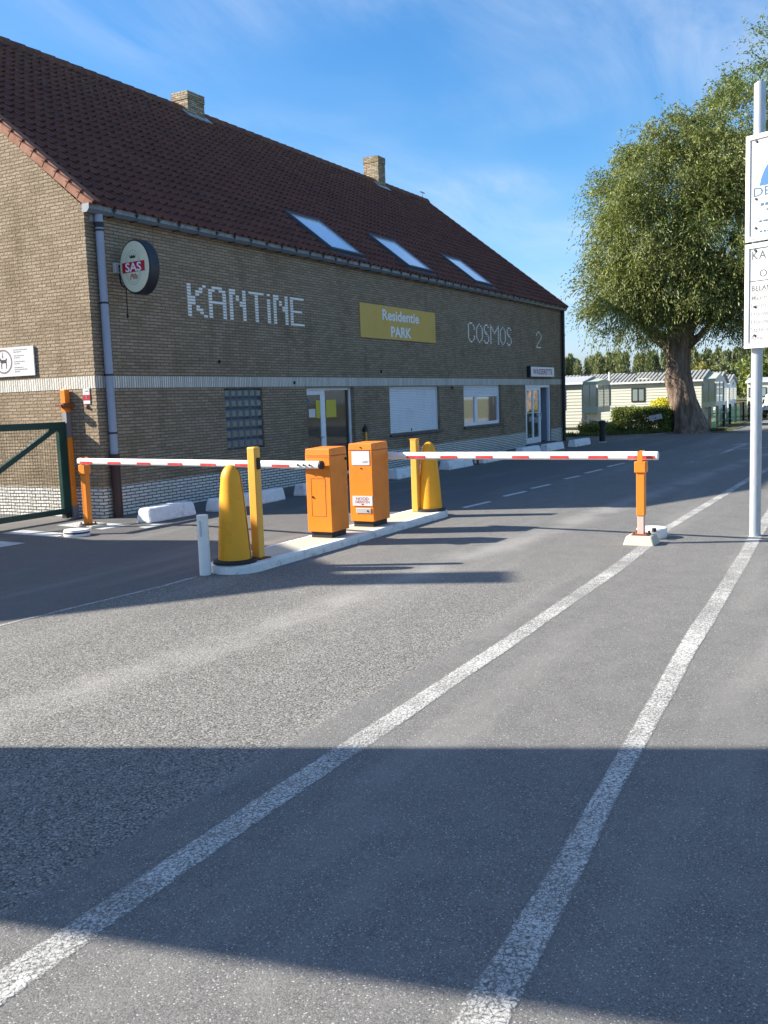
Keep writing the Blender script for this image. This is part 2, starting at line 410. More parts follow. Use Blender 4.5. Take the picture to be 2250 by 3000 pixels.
M['ybush'] = leaf_mat('golden_leaf', (.42, .38, .03), (.62, .55, .03), (.75, .66, .06))
M['grass'] = leaf_mat('grass_blade', (.05, .08, .02), (.09, .12, .03), (.16, .16, .06))
M['carpaint'] = paint('car_white_paint', (.75, .76, .78), .25, .05, spec=.6)
M['lamp'] = flat('lens', (.6, .6, .6), .15)
def ground_mat():
    t = NT('verge_ground'); P = t.pos(); n = t.noise(P, 1.3, 6, .65); n2 = t.noise(P, 25, 4)
    c = t.ramp(n, [(.3, (.05, .065, .02)), (.5, (.12, .12, .055)), (.7, (.22, .19, .13))])
    return t.done(t.bsdf(c, .95, t.bump(n2, .6, .03), 0, .1))
M['ground'] = ground_mat()
def gravel_mat():
    t = NT('pale_path'); P = t.pos(); n = t.noise(P, 1.1, 5, .6); n2 = t.noise(P, 40, 3)
    c = t.ramp(n, [(.3, (.16, .15, .14)), (.6, (.25, .24, .22)), (.8, (.33, .31, .28))])
    return t.done(t.bsdf(c, .95, t.bump(n2, .4, .01), 0, .1))
M['path'] = gravel_mat()

# ------------------------------------------------------------------ camera, sun, sky
cam = bpy.data.cameras.new('camera'); co = bpy.data.objects.new('camera', cam); COL.objects.link(co); sc.camera = co
rx = (.47814114, -.87761505, -.03424720); ry = (.11922759, .02622627, .99252051); rz = (-.87015276, -.47864810, .11717579)
co.matrix_world = Matrix(((rx[0], ry[0], rz[0], -10.869438), (rx[1], ry[1], rz[1], -10.980448), (rx[2], ry[2], rz[2], 1.7), (0, 0, 0, 1)))
cam.sensor_fit = 'HORIZONTAL'; cam.sensor_width = 36; cam.lens = 36 * 2783.4856 / 2250; cam.clip_start = .05; cam.clip_end = 3000
SUN_EL = 31.0; sdir = Vector((.395, -.919, 0)).normalized() * math.cos(R(SUN_EL)); sdir.z = -math.sin(R(SUN_EL))
sl = bpy.data.lights.new('sun', 'SUN'); sl.energy = 5.0; sl.angle = R(.5); sl.color = (1, .93, .82)
so = bpy.data.objects.new('sun', sl); COL.objects.link(so); so.rotation_euler = sdir.to_track_quat('-Z', 'Y').to_euler(); so.location = (-20, 40, 40)
w = bpy.data.worlds.new('World'); sc.world = w; w.use_nodes = True; nt = w.node_tree
bg = nt.nodes['Background']; sky = nt.nodes.new('ShaderNodeTexSky'); sky.sky_type = 'NISHITA'; sky.sun_disc = False
sky.sun_elevation = R(SUN_EL); sky.sun_rotation = math.atan2(-.395, .919); sky.air_density = 1.0; sky.dust_density = .9; sky.ozone_density = 3.0; sky.altitude = 10
def wn(k, **kw):
    n = nt.nodes.new(k)
    for a, b in kw.items(): setattr(n, a, b)
    return n
hs = wn('ShaderNodeHueSaturation'); hs.inputs['Saturation'].default_value = 1.34; hs.inputs['Value'].default_value = 1.0; hs.inputs['Hue'].default_value = .501
nt.links.new(sky.outputs[0], hs.inputs['Color'])
tc = wn('ShaderNodeTexCoord'); mp = wn('ShaderNodeMapping')
# flatten directions onto a high cloud deck so the cirrus streaks run with perspective
sp = wn('ShaderNodeSeparateXYZ'); nt.links.new(tc.outputs['Generated'], sp.inputs[0])
def wm(op, a, b):
    m = wn('ShaderNodeMath', operation=op)
    for i, v in enumerate((a, b)):
        if hasattr(v, 'links'): nt.links.new(v, m.inputs[i])
        else: m.inputs[i].default_value = v
    return m.outputs[0]
zc = wm('MAXIMUM', sp.outputs[2], .03)
zc = wm('ADD', zc, .12)
cb = wn('ShaderNodeCombineXYZ'); nt.links.new(wm('DIVIDE', sp.outputs[0], zc), cb.inputs[0]); nt.links.new(wm('DIVIDE', sp.outputs[1], zc), cb.inputs[1])
nt.links.new(cb.outputs[0], mp.inputs['Vector']); mp.inputs['Rotation'].default_value = (0, 0, R(-62)); mp.inputs['Scale'].default_value = (.7, 1.9, 1); mp.inputs['Location'].default_value = (.9, 1.15, 0)
n1 = wn('ShaderNodeTexNoise'); n1.inputs['Scale'].default_value = 1.5; n1.inputs['Detail'].default_value = 8; n1.inputs['Roughness'].default_value = .62; n1.inputs['Distortion'].default_value = .5
nt.links.new(mp.outputs[0], n1.inputs['Vector'])
n2 = wn('ShaderNodeTexNoise'); n2.inputs['Scale'].default_value = .75; n2.inputs['Detail'].default_value = 3; nt.links.new(cb.outputs[0], n2.inputs['Vector'])
def wr(v, a, b):
    m = wn('ShaderNodeMapRange', interpolation_type='SMOOTHSTEP'); nt.links.new(v, m.inputs[0]); m.inputs[1].default_value = a; m.inputs[2].default_value = b; return m.outputs[0]
cl = wm('MULTIPLY', wm('MULTIPLY', wr(n1.outputs['Fac'], .28, .82), wr(n2.outputs['Fac'], .36, .62)), .52)
mx = wn('ShaderNodeMix', data_type='RGBA'); nt.links.new(cl, mx.inputs[0])
hz = wn('ShaderNodeMapRange', interpolation_type='SMOOTHSTEP'); nt.links.new(sp.outputs[2], hz.inputs[0]); hz.inputs[1].default_value = -.02; hz.inputs[2].default_value = .2; hz.inputs[3].default_value = 1; hz.inputs[4].default_value = 0
hm = wn('ShaderNodeMix', data_type='RGBA', blend_type='MULTIPLY'); nt.links.new(hz.outputs[0], hm.inputs[0]); nt.links.new(hs.outputs[0], hm.inputs[6]); hm.inputs[7].default_value = (.74, .82, 1.2, 1)
nt.links.new(hm.outputs[2], mx.inputs[6]); mx.inputs[7].default_value = (4.3, 4.7, 5.2, 1)
nt.links.new(mx.outputs[2], bg.inputs['Color']); bg.inputs['Strength'].default_value = .096
sc.view_settings.view_transform = 'Standard'; sc.view_settings.look = 'None'; sc.view_settings.gamma = 1; sc.view_settings.exposure = 1.22

# ------------------------------------------------------------------ ground
tag(MB().quad((-400, -400, -.008), (600, -400, -.008), (600, 400, -.008), (-400, 400, -.008)).build('ground', M['ground']), kind='structure')
road = [(-40, -40), (60, -40), (60, -12.0), (27.0, -12.0), (26.9, -6.5), (27.5, -4.9), (28.0, -3.9), (27.3, -2.9), (26.2, -2.3), (25.0, -.67), (24.2, .43), (23.4, 14), (-40, 14)]
tag(MB().add([(x, y, 0) for x, y in road], [tuple(range(len(road)))]).build('road', M['asphalt']), kind='structure')
tag(MB().add([(x, y, .001) for x, y in [(27.02, -11.9), (130, -11.9), (130, -4.6), (34, -4.6), (29.5, -4.9), (27.7, -4.95), (27.02, -6.5)]], [tuple(range(7))]).build('path', M['path']), kind='structure')

def strip(up, lo, z, mb):
    n = min(len(up), len(lo))
    def res(L, k):
        L = [Vector((a, b, 0)) for a, b in L]; d = [0]
        for i in range(1, len(L)): d.append(d[-1] + (L[i] - L[i - 1]).length)
        out = []
        for j in range(k):
            q = d[-1] * j / (k - 1); i = max(i for i in range(len(d)) if d[i] <= q + 1e-9); i = min(i, len(L) - 2)
            out.append(L[i].lerp(L[i + 1], (q - d[i]) / (d[i + 1] - d[i])))
        return out
    k = 40; U = res(up, k); Lw = res(lo, k)
    vs = []
    for a, b in zip(U, Lw):
        j1 = rnd.uniform(-.007, .007); j2 = rnd.uniform(-.007, .007)
        vs += [(a.x, a.y + j1, z), (b.x, b.y + j2, z)]
    mb.add(vs, [(2 * i, 2 * i + 1, 2 * i + 3, 2 * i + 2) for i in range(k - 1)])
def across(o):  # 0 along one edge of the painted strip, 1 along the other
    at = o.data.attributes.new('across', 'FLOAT', 'POINT')
    at.data.foreach_set('value', [float(i % 2) for i in range(len(o.data.vertices))]); return o
def midline(o):
    at = o.data.attributes.new('across', 'FLOAT', 'POINT'); at.data.foreach_set('value', [.5] * len(o.data.vertices)); return o
l1u = [(-11.5, -8.62), (-9.07, -8.59), (-8.15, -8.55), (-6.89, -8.545), (-5.02, -8.54), (-1.56, -8.49), (.9, -8.37), (8.13, -8.4), (26, -8.9)]
l1l = [(-11.5, -8.78), (-9.19, -8.74), (-8.21, -8.70), (-6.65, -8.69), (-4.98, -8.68), (-1.51, -8.635), (.85, -8.50), (8.1, -8.53), (26, -9.03)]
l2u = [(-11, -10.04), (-8.7, -9.93), (-7.54, -9.885), (-6.45, -9.825), (-4.59, -9.695), (-1.23, -9.54), (.58, -9.44), (8, -9.15), (20, -9.2)]
l2l = [(-11, -10.2), (-8.61, -10.08), (-7.04, -9.965), (-6.41, -9.93), (-4.53, -9.825), (-1.18, -9.68), (.78, -9.58), (8, -9.28), (20, -9.33)]
mb = MB(); strip(l1u, l1l, .004, mb); tag(across(mb.build('road_marking', M['mark'], recalc=False)), kind='structure')
mb = MB(); strip(l2u, l2l, .004, mb); tag(across(mb.build('road_marking', M['mark'], recalc=False)), kind='structure')
mb = MB()
for x0, x1 in ((2.47, 3.37), (4.15, 5.03), (5.52, 6.33), (7.47, 8.2), (8.86, 9.86), (10.63, 11.78), (12.6, 13.7)):
    mb.quad((x0, -5.08, .004), (x1, -5.16, .004), (x1 + .06, -5.06, .004), (x0 + .06, -4.98, .004))
tag(midline(mb.build('dashed_marking', M['mark_new'])), kind='structure')
mb = MB()  # worn edge line towards the white stub post
pts = [(-6.6, -4.60), (-5.79, -4.63), (-5.22, -4.68), (-4.08, -4.79), (-3.55, -4.78)]
strip([(x, y + .022) for x, y in pts], [(x, y - .022) for x, y in pts], .004, mb)
tag(across(mb.build('edge_marking', M['mark_edge'], recalc=False)), kind='structure')
mb = MB()
for P in ([(-1.76, .27), (-1.39, .22), (-1.5, -.81), (-1.81, -.91)], [(-2.5, -.23), (-2.33, -.42), (-2.36, -.95), (-2.73, -.9)], [(-.87, .12), (-.39, .12), (-.48, -1.0), (-1.04, -.99)], [(-.69, -1.34), (-.36, -1.33), (-.38, -1.54), (-.78, -1.58)]):
    mb.add([(x, y, .004) for x, y in P], [(0, 1, 2, 3)])
tag(midline(mb.build('painted_pads', M['mark_new'])), kind='structure')
mb = MB()  # white direction arrow on the road
mb.quad((15.0, -6.86, .004), (15.05, -6.73, .004), (20.2, -6.72, .004), (20.15, -6.86, .004))
mb.quad((19.0, -6.55, .004), (19.15, -6.42, .004), (20.2, -6.73, .004), (19.9, -6.80, .004))
mb.quad((17.0, -6.87, .004), (17.35, -6.87, .004), (18.1, -7.75, .004), (17.8, -7.78, .004))
tag(midline(mb.build('arrow_marking', M['mark'])), kind='structure')
mb = MB(); mb.text('20', (12.9, -6.45, .004), (0, -1, 0), (1, 0, 0), .0 + 1.0, sx=.75) if False else None
mb.text('20', (11.75, -6.42, .004), (0, -1, 0), (1, 0, 0), 1.0, sx=.6)
tag(midline(mb.build('speed_marking', M['mark_old'])), kind='structure')
# kerb where the road ends at the hedge and the tree
kp = [(24.2, .43), (25.0, -.67), (26.2, -2.3), (27.3, -2.9), (28.0, -3.9), (27.5, -4.9)]
mb = MB()
for a, b in zip(kp[:-1], kp[1:]):
    d = (Vector(b) - Vector(a)).normalized(); n = Vector((-d.y, d.x)) * -1
    n = Vector((abs(n.x), abs(n.y))) * .12 if False else Vector((d.y, -d.x)) * -.12
    mb.prism([(a[0], a[1], -.01), (b[0], b[1], -.01), (b[0] + n.x, b[1] + n.y, -.01), (a[0] + n.x, a[1] + n.y, -.01)], [(a[0], a[1], .05), (b[0], b[1], .05), (b[0] + n.x, b[1] + n.y, .05), (a[0] + n.x, a[1] + n.y, .05)])
tag(mb.build('kerb', M['path']), kind='structure')

# ------------------------------------------------------------------ canteen building
L = 22.95; YR = 5.354; ZR = 9.177; ZE = 4.66; W = 2 * YR
B = thing('canteen_building', (0, 0, 0), 'long ochre brick canteen with brown tiled roof, two chimneys and KANTINE in white bricks', 'building')
ops = [(3.17, 4.35, .865, 2.01), (5.92, 7.87, .06, 2.005), (9.57, 12.4, .865, 2.012), (14.0, 16.84, .87, 2.03), (19.02, 21.55, .06, 2.028)]
def wall_front(x0, x1, z0, z1, y, mb, ops):
    xs = sorted({x0, x1, *[o[0] for o in ops], *[o[1] for o in ops]}); zs = sorted({z0, z1, *[min(max(o[2], z0), z1) for o in ops], *[min(max(o[3], z0), z1) for o in ops]})
    for a, b in zip(xs[:-1], xs[1:]):
        for c, d in zip(zs[:-1], zs[1:]):
            mx_, mz_ = (a + b) / 2, (c + d) / 2
            if any(o[0] < mx_ < o[1] and o[2] < mz_ < o[3] for o in ops): continue
            mb.quad((a, y, c), (b, y, c), (b, y, d), (a, y, d))
ZP, ZB0, ZB1 = .484, 2.032, 2.22
mb = MB(); wall_front(0, L, ZP, ZB0, 0, mb, ops); wall_front(0, L, ZB1, ZE + .1, 0, mb, [])
dep = .16
for a, b, c, d in ops:
    c2 = c
    mb.quad((a, 0, c2), (a, dep, c2), (a, dep, d), (a, 0, d)); mb.quad((b, 0, c2), (b, dep, c2), (b, dep, d), (b, 0, d))
    mb.quad((a, 0, d), (b, 0, d), (b, dep, d), (a, dep, d)); mb.quad((a, 0, c), (b, 0, c), (b, dep, c), (a, dep, c))
for X in (0, L):
    for z0, z1 in ((ZP, ZB0),):
        mb.quad((X, 0, z0), (X, W, z0), (X, W, z1), (X, 0, z1))
    mb.add([(X, 0, ZB1), (X, W, ZB1), (X, W, ZE + .1), (X, YR, ZR - .06), (X, 0, ZE + .1)], [(0, 1, 2, 3, 4)])
mb.quad((0, W, 0), (L, W, 0), (L, W, ZE + .1), (0, W, ZE + .1))
mb.build('wall', M['brick'], B, recalc=False)
mb = MB(); wall_front(-.004, L + .004, -.02, ZP, -.004, mb, [o for o in ops if o[2] < ZP])
for X in (-.004, L + .004): mb.quad((X, -.004, -.02), (X, W, -.02), (X, W, ZP), (X, -.004, ZP))
mb.quad((-.004, -.004, ZP), (L, -.004, ZP), (L, 0, ZP), (-.004, 0, ZP)); mb.quad((-.004, 0, ZP), (0, 0, ZP), (0, W, ZP), (-.004, W, ZP))
mb.build('plinth', M['brick_white'], B, recalc=False)
mb = MB(); e = .006
mb.quad((-e, -e, ZB0), (L + e, -e, ZB0), (L + e, -e, ZB1), (-e, -e, ZB1))
for X in (-e, L + e): mb.quad((X, -e, ZB0), (X, W, ZB0), (X, W, ZB1), (X, -e, ZB1))
mb.quad((-e, -e, ZB0), (L, -e, ZB0), (L, 0.0, ZB0), (-e, 0.0, ZB0)); mb.quad((-e, -e, ZB1), (L, -e, ZB1), (L, 0, ZB1), (-e, 0, ZB1))
mb.quad((-e, 0, ZB1), (0, 0, ZB1), (0, W, ZB1), (-e, W, ZB1)); mb.quad((-e, 0, ZB0), (0, 0, ZB0), (0, W, ZB0), (-e, W, ZB0))
mb.build('brick_band', M['brick_band'], B, recalc=False)
# letters laid in white bricks, one course per row
def brick_letters(rows_by_letter, x0s, ztop, cell, crs, name):
    mb = MB()
    for rows, x0 in zip(rows_by_letter, x0s):
        for r, spans in enumerate(rows):
            for a, b in spans:
                zt = ztop - r * crs
                mb.box(x0 + a * cell, x0 + b * cell, -.006, .01, zt - crs + .014, zt)
    mb.build(name, M['letter'], B)
K = [[(0, 1), (4.2, 5.1)], [(0, 1), (3.2, 4.2)], [(0, 1), (2.2, 4.1)], [(0, 1), (2.2, 3.2)], [(0, 2.1)], [(0, 2.1)], [(0, 2.1)], [(0, 1), (2.3, 3.2)], [(0, 1), (2.3, 4.1)], [(0, 1), (3.3, 4.2)], [(0, 1), (4.3, 5.3)]]
A = [[(1, 3.9)], [(0, 1.8), (3, 4.9)], [(0, 1), (4, 5)], [(0, 1), (4, 5)], [(0, 1), (4, 5)], [(0, 5)], [(0, 1), (4, 5)], [(0, 1), (4, 5)], [(0, 1), (4, 5)], [(0, 1), (4, 5)], [(0, 1), (4, 5)]]
N = [[(0, 1.8), (4, 5)], [(0, 1.8), (4, 5)], [(0, 1), (2, 2.9), (4, 5)], [(0, 1), (2, 2.9), (4, 5)], [(0, 1), (3.1, 5)], [(0, 1), (3.1, 5)]] + [[(0, 1), (4, 5)]] * 5
T = [[(0, 4.8)]] + [[(1.9, 2.9)]] * 10
I = [[(0, 1)], []] + [[(0, 1)]] * 9
E_ = [[(0, 5)]] + [[(0, 1)]] * 4 + [[(0, 4.2)]] + [[(0, 1)]] * 4 + [[(0, 5)]]
brick_letters([K, A, N, T, I, N, E_], [2.28, 2.86, 3.46, 4.06, 4.65, 4.86, 5.45], 3.826, .1, .052, 'lettering')
c_ = .5
def px(s):  # rows of '#' cells
    out = []
    for row in s.split('/'):
        out.append([(i * c_, (i + 1) * c_) for i, ch in enumerate(row) if ch == '#'])
    return out
def thin(*rows): return [[(a, a + .7) if not isinstance(a, tuple) else a for a in r] for r in rows]
Cc = thin([(1, 3)], [0, 3.4], [0, 4], [0, 4], [0], [0], [0], [0, 4], [0, 4], [.6, 3.4], [(1.2, 3)])
Oo = thin([(1.9, 2.7)], [1.0, 3.0], [.3, 3.7], [0, 4], [0, 4], [0, 4], [0, 4], [0, 4], [.3, 3.7], [1.0, 3.0], [(1.9, 2.7)])
Ss = thin([(1, 2.8)], [.2, 3], [0], [.1], [.6, 1.2], [(1.2, 2.6)], [2.8], [3.2], [3.2], [0, 3], [(.8, 2.8)])
Mm = thin([0, 5.8], [0, .8, 5, 5.8], [0, 1.5, 4.3, 5.8], [0, 2.2, 3.6, 5.8], [0, 2.9, 5.8], *([[0, 5.8]] * 6))
Tw = thin([(1.6, 3.2)], [.7, 3.5], [.2, 4.3], [4.5], [4.2], [3.5], [2.7], [1.9], [1.1], [.5], [(.2, 4.6)])
brick_letters([Cc, Oo, Ss, Mm, Oo, Ss], [14.41, 15.0, 15.57, 16.08, 16.85, 17.43], 3.815, .105, .052, 'lettering')
brick_letters([Tw], [20.12], 3.815, .11, .051, 'lettering')
# roof of pan tiles: stepped courses with a rolled profile
th = math.atan2(ZR - 4.762, YR + .2); SL = math.hypot(ZR - 4.762, YR + .2)
def roof_slope(front):
    nr = 24; tw = .215; nc = int(round((L + .12) / tw)); seg = 8
    us = np.arange(nc * seg + 1) / seg
    ph = us - np.floor(us)
    prof = np.where(ph < .38, .034 * np.sin(np.pi * ph / .38), -.006 * np.sin(np.pi * (ph - .38) / .62))
    X = -.06 + us * tw
    V = []; F = []
    nx = len(X)
    lr = SL / nr
    k = 0
    for r in range(nr):
        s0 = r * lr - (.03 if r else .02); s1 = (r + 1) * lr
        for q, (s, lift) in enumerate(((s0 + .085, -.004), (s0, .026), (s0, .05), (s1 + .02, .012))):
            jit = np.repeat(np.random.RandomState(r * 31 + 5).uniform(-.008, .008, nc + 1), seg)[:nx]
            ss = s + (jit if q in (1, 2) else 0 * jit)
            h = prof * (.15 if q == 0 else 1.15 if q < 3 else .9) + lift + (np.repeat(np.random.RandomState(r * 17 + 3).uniform(-.004, .006, nc + 1), seg)[:nx] if q in (1, 2) else 0)
            y = -.2 + ss * math.cos(th) - h * math.sin(th); z = 4.762 + ss * math.sin(th) + h * math.cos(th)
            if not front: y = W - y
            V.append(np.stack([X, np.broadcast_to(y, X.shape), np.broadcast_to(z, X.shape)], 1))
        b = len(V) - 4
        for q in range(3):
            a0 = (b + q) * nx
            i = np.arange(nx - 1)
            F.append(np.stack([a0 + i, a0 + i + 1, a0 + nx + i + 1, a0 + nx + i], 1))
    return np.concatenate(V), np.concatenate(F)
Vf, Ff = roof_slope(True); Vb, Fb = roof_slope(False)
me = bpy.data.meshes.new('roof'); me.from_pydata(np.concatenate([Vf, Vb]).tolist(), [], np.concatenate([Ff, Fb + len(Vf)]).tolist()); me.materials.append(M['roof'])
roof = bpy.data.objects.new('roof', me); COL.objects.link(roof); roof.parent = B
me.polygons.foreach_set('use_smooth', [True] * len(me.polygons)); me.set_sharp_from_angle(angle=R(50))
mb = MB()  # ridge caps
nrid = 58
for i in range(nrid):
    x0 = -.08 + i * (L + .16) / nrid; x1 = x0 + (L + .16) / nrid + .02
    pr = [(-.17, -.12), (-.13, -.02), (-.06, .06), (0, .085), (.06, .06), (.13, -.02), (.17, -.12)]
    lift = .012 * 1
    a = [(x0, YR + p, ZR + q + .035) for p, q in pr]; b = [(x1, YR + p * 1.06, ZR + q * 1.06 + .035 + lift) for p, q in pr]
    n = len(pr); mb.add(a + b, [(j, j + 1, n + j + 1, n + j) for j in range(n - 1)] + [tuple(range(n, 2 * n))])
mb.build('ridge_tiles', M['roof'], roof, recalc=False)
# terracotta verge tiles stepping up both gables
dirf = Vector((0, math.cos(th), math.sin(th))); nrm = Vector((0, -math.sin(th), math.cos(th)))
for X, sx in ((-.035, -1), (L + .035, 1)):
    mb = MB()
    for side in (0, 1):
        for i in range(24):
            s0 = i * SL / 24; s1 = s0 + SL / 24 + .012
            for (a0, a1, c0, c1) in ((0, .028, -.095, .066), (.028, .16, .046, .066)):
                o = Vector((X, -.2, 4.762)); pts = []
                for (s, dl) in ((s0, .010), (s1, 0)):
                    for (aa, cc) in ((a0, c0), (a1, c0), (a1, c1), (a0, c1)):
                        p = o + dirf * s + nrm * (cc + dl) + Vector((-sx * aa - sx * (-dl * .6), 0, 0))
                        if side: p.y = W - p.y
                        pts.append(p)
                mb.add(pts, [(0, 1, 2, 3), (4, 7, 6, 5), (0, 4, 5, 1), (1, 5, 6, 2), (2, 6, 7, 3), (3, 7, 4, 0)])
    mb.build('verge_tiles', M['verge'], roof)
# chimneys
def chimney(x0, x1, y0, y1, zt, roofp):
    mb = MB(); mb.box(x0, x1, y0, y1, ZR - 1.6, zt - .2); mb.box(x0 - .012, x1 + .012, y0 - .012, y1 + .012, zt - .2, zt); 
    c = mb.build('chimney', M['brick_chim'], roofp)
    mb = MB()
    mb.box(x0 + .08, x1 - .08, y0 + .08, y1 - .08, zt, zt + .02); mb.build('chimney_cap', M['sill'], c)
    mb = MB()
    s0 = (y0 + .2) / math.cos(th)
    o = Vector((0, -.2, 4.762)) + dirf * s0 + nrm * .05
    mb.obox(o, (1, 0, 0), dirf, nrm, x0 - .1, x1 + .12, -.14, .02, 0, .03)
    mb.obox(o, (1, 0, 0), dirf, nrm, x0 - .1, x0 - .004, .02, .5, 0, .03); mb.obox(o, (1, 0, 0), dirf, nrm, x1 + .004, x1 + .12, .02, .5, 0, .03)
    mb.build('flashing', M['galv'], c)
chimney(8.84, 9.49, 5.1, 5.61, 9.61, roof)
chimney(18.70, 19.2, 5.05, 5.62, 9.99, roof)
mb = MB(); mb.tube([(22.7, YR, ZR), (22.7, YR, ZR + .33)], .02, 6); mb.tube([(22.5, YR, ZR + .3), (22.9, YR, ZR + .3)], .02, 6); mb.build('aerial', M['galv_dark'], roof)
# skylights
def skylight(x0, x1, s0, s1):
    o = Vector((0, -.2, 4.762)); mb = MB(); z1 = .115
    for a, b, c, d in ((x0, x1, s1 - .1, s1), (x0, x1, s0, s0 + .07), (x0, x0 + .075, s0 + .07, s1 - .1), (x1 - .075, x1, s0 + .07, s1 - .1)):
        mb.obox(o, (1, 0, 0), dirf, nrm, a, b, c, d, .01, z1)
    mb.obox(o, (1, 0, 0), dirf, nrm, x0 - .1, x1 + .1, s0 - .16, s0 - .002, .03, .06)
    f = mb.build('skylight', M['sill'], roof, bevel=.006)
    mb = MB(); mb.obox(o, (1, 0, 0), dirf, nrm, x0 + .075, x1 - .075, s0 + .07, s1 - .1, .05, .09); mb.build('pane', M['glass_sky'], f)
    mb = MB()
    for a, b, c, d in ((x0 + .075, x1 - .075, s1 - .13, s1 - .1), (x0 + .075, x1 - .075, s0 + .07, s0 + .1), (x0 + .075, x0 + .105, s0 + .1, s1 - .13), (x1 - .105, x1 - .075, s0 + .1, s1 - .13)):
        mb.obox(o, (1, 0, 0), dirf, nrm, a, b, c, d, .0901, .105)
    mb.build('sash', M['galv'], f)
skylight(6.98, 8.36, .19, 1.68); skylight(10.65, 12.05, .2, 1.68); skylight(14.9, 16.2, .22, 1.63)
# gutter with straps
mb = MB(); gz = 4.655
pr = [(-.035, .0), (-.13, 0), (-.175, .05), (-.18, .125), (-.165, .125), (-.158, .06), (-.12, .016), (-.04, .016)]
n = len(pr); mb.prism([(-.06, y, gz + z) for y, z in pr], [(L + .05, y, gz + z) for y, z in pr])
for X in (-.06, L + .045): mb.prism([(X - .006, y, gz + z) for y, z in pr[:4]] + [(X - .006, -.035, gz + .125)], [(X + .006, y, gz + z) for y, z in pr[:4]] + [(X + .006, -.035, gz + .125)])
gut = mb.build('gutter', M['zinc'], B)
mb = MB(); x = 0
mb.box(x - .013, x + .013, -.186, -.181, gz + .045, gz + .126); mb.box(x - .013, x + .013, -.19, -.03, gz + .127, gz + .137); mb.box(x - .013, x + .013, -.18, -.03, gz - .012, gz - .002)
mb.box(x - .03, x + .03, -.2, -.187, gz + .07, gz + .1)
s0 = mb.build('gutter_strap', M['zinc_dark'], gut); s0.location.x = .45
for i in range(1, 45):
    c = s0.copy(); COL.objects.link(c); c.parent = gut; c.location.x = .45 + i * .505
mb = MB(); mb.box(.1, .3, -.03, .0, gz - .1, gz - .002); mb.tube([(.2, -.1, gz - .0), (.2, -.1, .985)], .062, 16)
dp = mb.build('downpipe', M['pipe'], B, smooth='auto')
mb = MB(); mb.tube([(.2, -.1, 1.0), (.2, -.1, .0)], .076, 16); mb.build('pipe_foot', M['pipe_brown'], dp, smooth='auto')
for z in (4.42, 3.33, 2.23, 1.33):
    mb = MB(); mb.tube([(.2, -.1, z - .014), (.2, -.1, z + .014)], .068, 16); mb.box(.19, .21, -.05, 0, z - .01, z + .01); mb.build('pipe_clip', M['zinc_dark'], dp)
mb = MB(); mb.tube([(.2, -.1, 4.46), (.2, -.1, 4.54)], .068, 16); mb.build('pipe_socket', M['zinc_dark'], dp)
mb = MB(); mb.tube([(L - .18, -.09, gz), (L - .18, -.09, .0)], .06, 14)
for z in (3.6, 2.4, 1.2): mb.tube([(L - .18, -.09, z - .014), (L - .18, -.09, z + .014)], .067, 14)
mb.build('downpipe', M['zinc_dark'], B, smooth='auto', label='dark downpipe at the far corner')
# glass block panel
a, b, c, d = ops[0]
mb = MB(); mb.box(a, b, .05, .1, c, d); gb = mb.build('glass_block_window', M['sill'], B)
mb = MB(); nx_, nz_ = 9, 6
nx_ = 6
for i in range(nx_):
    for j in range(6):
        w_ = (b - a) / nx_; h_ = (d - c) / 6; x0 = a + i * w_ + .011; x1 = a + (i + 1) * w_ - .011; z0 = c + j * h_ + .014; z1 = c + (j + 1) * h_ - .014
        g = .03
        vs = [(x0, .05, z0), (x1, .05, z0), (x1, .05, z1), (x0, .05, z1), (x0 + g, .022, z0 + g), (x1 - g, .022, z0 + g), (x1 - g, .022, z1 - g), (x0 + g, .022, z1 - g)]
        mb.add(vs, [(0, 1, 5, 4), (1, 2, 6, 5), (2, 3, 7, 6), (3, 0, 4, 7), (4, 5, 6, 7)])
mb.build('glass_blocks', M['glass_block'], gb)
# entrance door with side light
a, b, c, d = ops[1]
mb = MB(); y0, y1 = .09, .16
mb.box(a, a + .05, y0, y1, c, d); mb.box(a + .05, b - .07, y0, y1, d - .055, d); mb.box(b - .07, b, y0, y1, c, d); mb.box(a + .05, b - .07, y0, y1, c, c + .07)
mb.box(6.64, 6.75, y0 - .01, y1, c + .07, d - .055)
dr = mb.build('entrance_door', M['white_frame'], B, bevel=.004)
mb = MB(); yy = .075
for p, q, r_, s in ((a + .052, 6.56, d - .15, d - .058), (a + .052, 6.56, c + .072, .46), (6.56, 6.636, c + .072, d - .058), (a + .052, a + .1, .46, d - .15)):
    mb.box(p, q, yy, .11, r_, s)
lf = mb.build('door_leaf', M['white_frame'], dr, bevel=.004)
mb = MB(); mb.box(a + .1, 6.56, .095, .105, .46, d - .15); mb.build('pane', M['glass_door'], lf)
mb = MB(); mb.box(6.58, 6.61, .04, .075, .93, .96); mb.box(6.5, 6.61, .035, .05, .93, .955); mb.build('handle', M['galv'], lf)
mb = MB(); mb.box(6.75, b - .07, .12, .13, c + .07, d - .055); mb.build('pane', M['glass_door'], dr)
mb = MB(); mb.box(6.11, 6.36, .088, .094, 1.38, 1.56); mb.build('paper_notice', M['sign_white'], lf)
mb = MB(); mb.lathe([(.055, 0), (.055, .003)], (0, 0, 0), 20); 
for i, v in enumerate(mb.v): mb.v[i] = (6.08 + v[0], .0935 - v[2], 1.72 + v[1])
mb.build('door_sticker', M['blue_ink'], lf)
mb = MB(); mb.box(6.84, 7.26, .114, .118, 1.36, 1.74); mb.build('yellow_notice', M['yellow_poster'], dr)
mb = MB(); mb.box(6.39, 6.555, .088, .093, 1.36, 1.74); mb.build('yellow_notice', M['yellow_poster'], dr)
mb = MB()
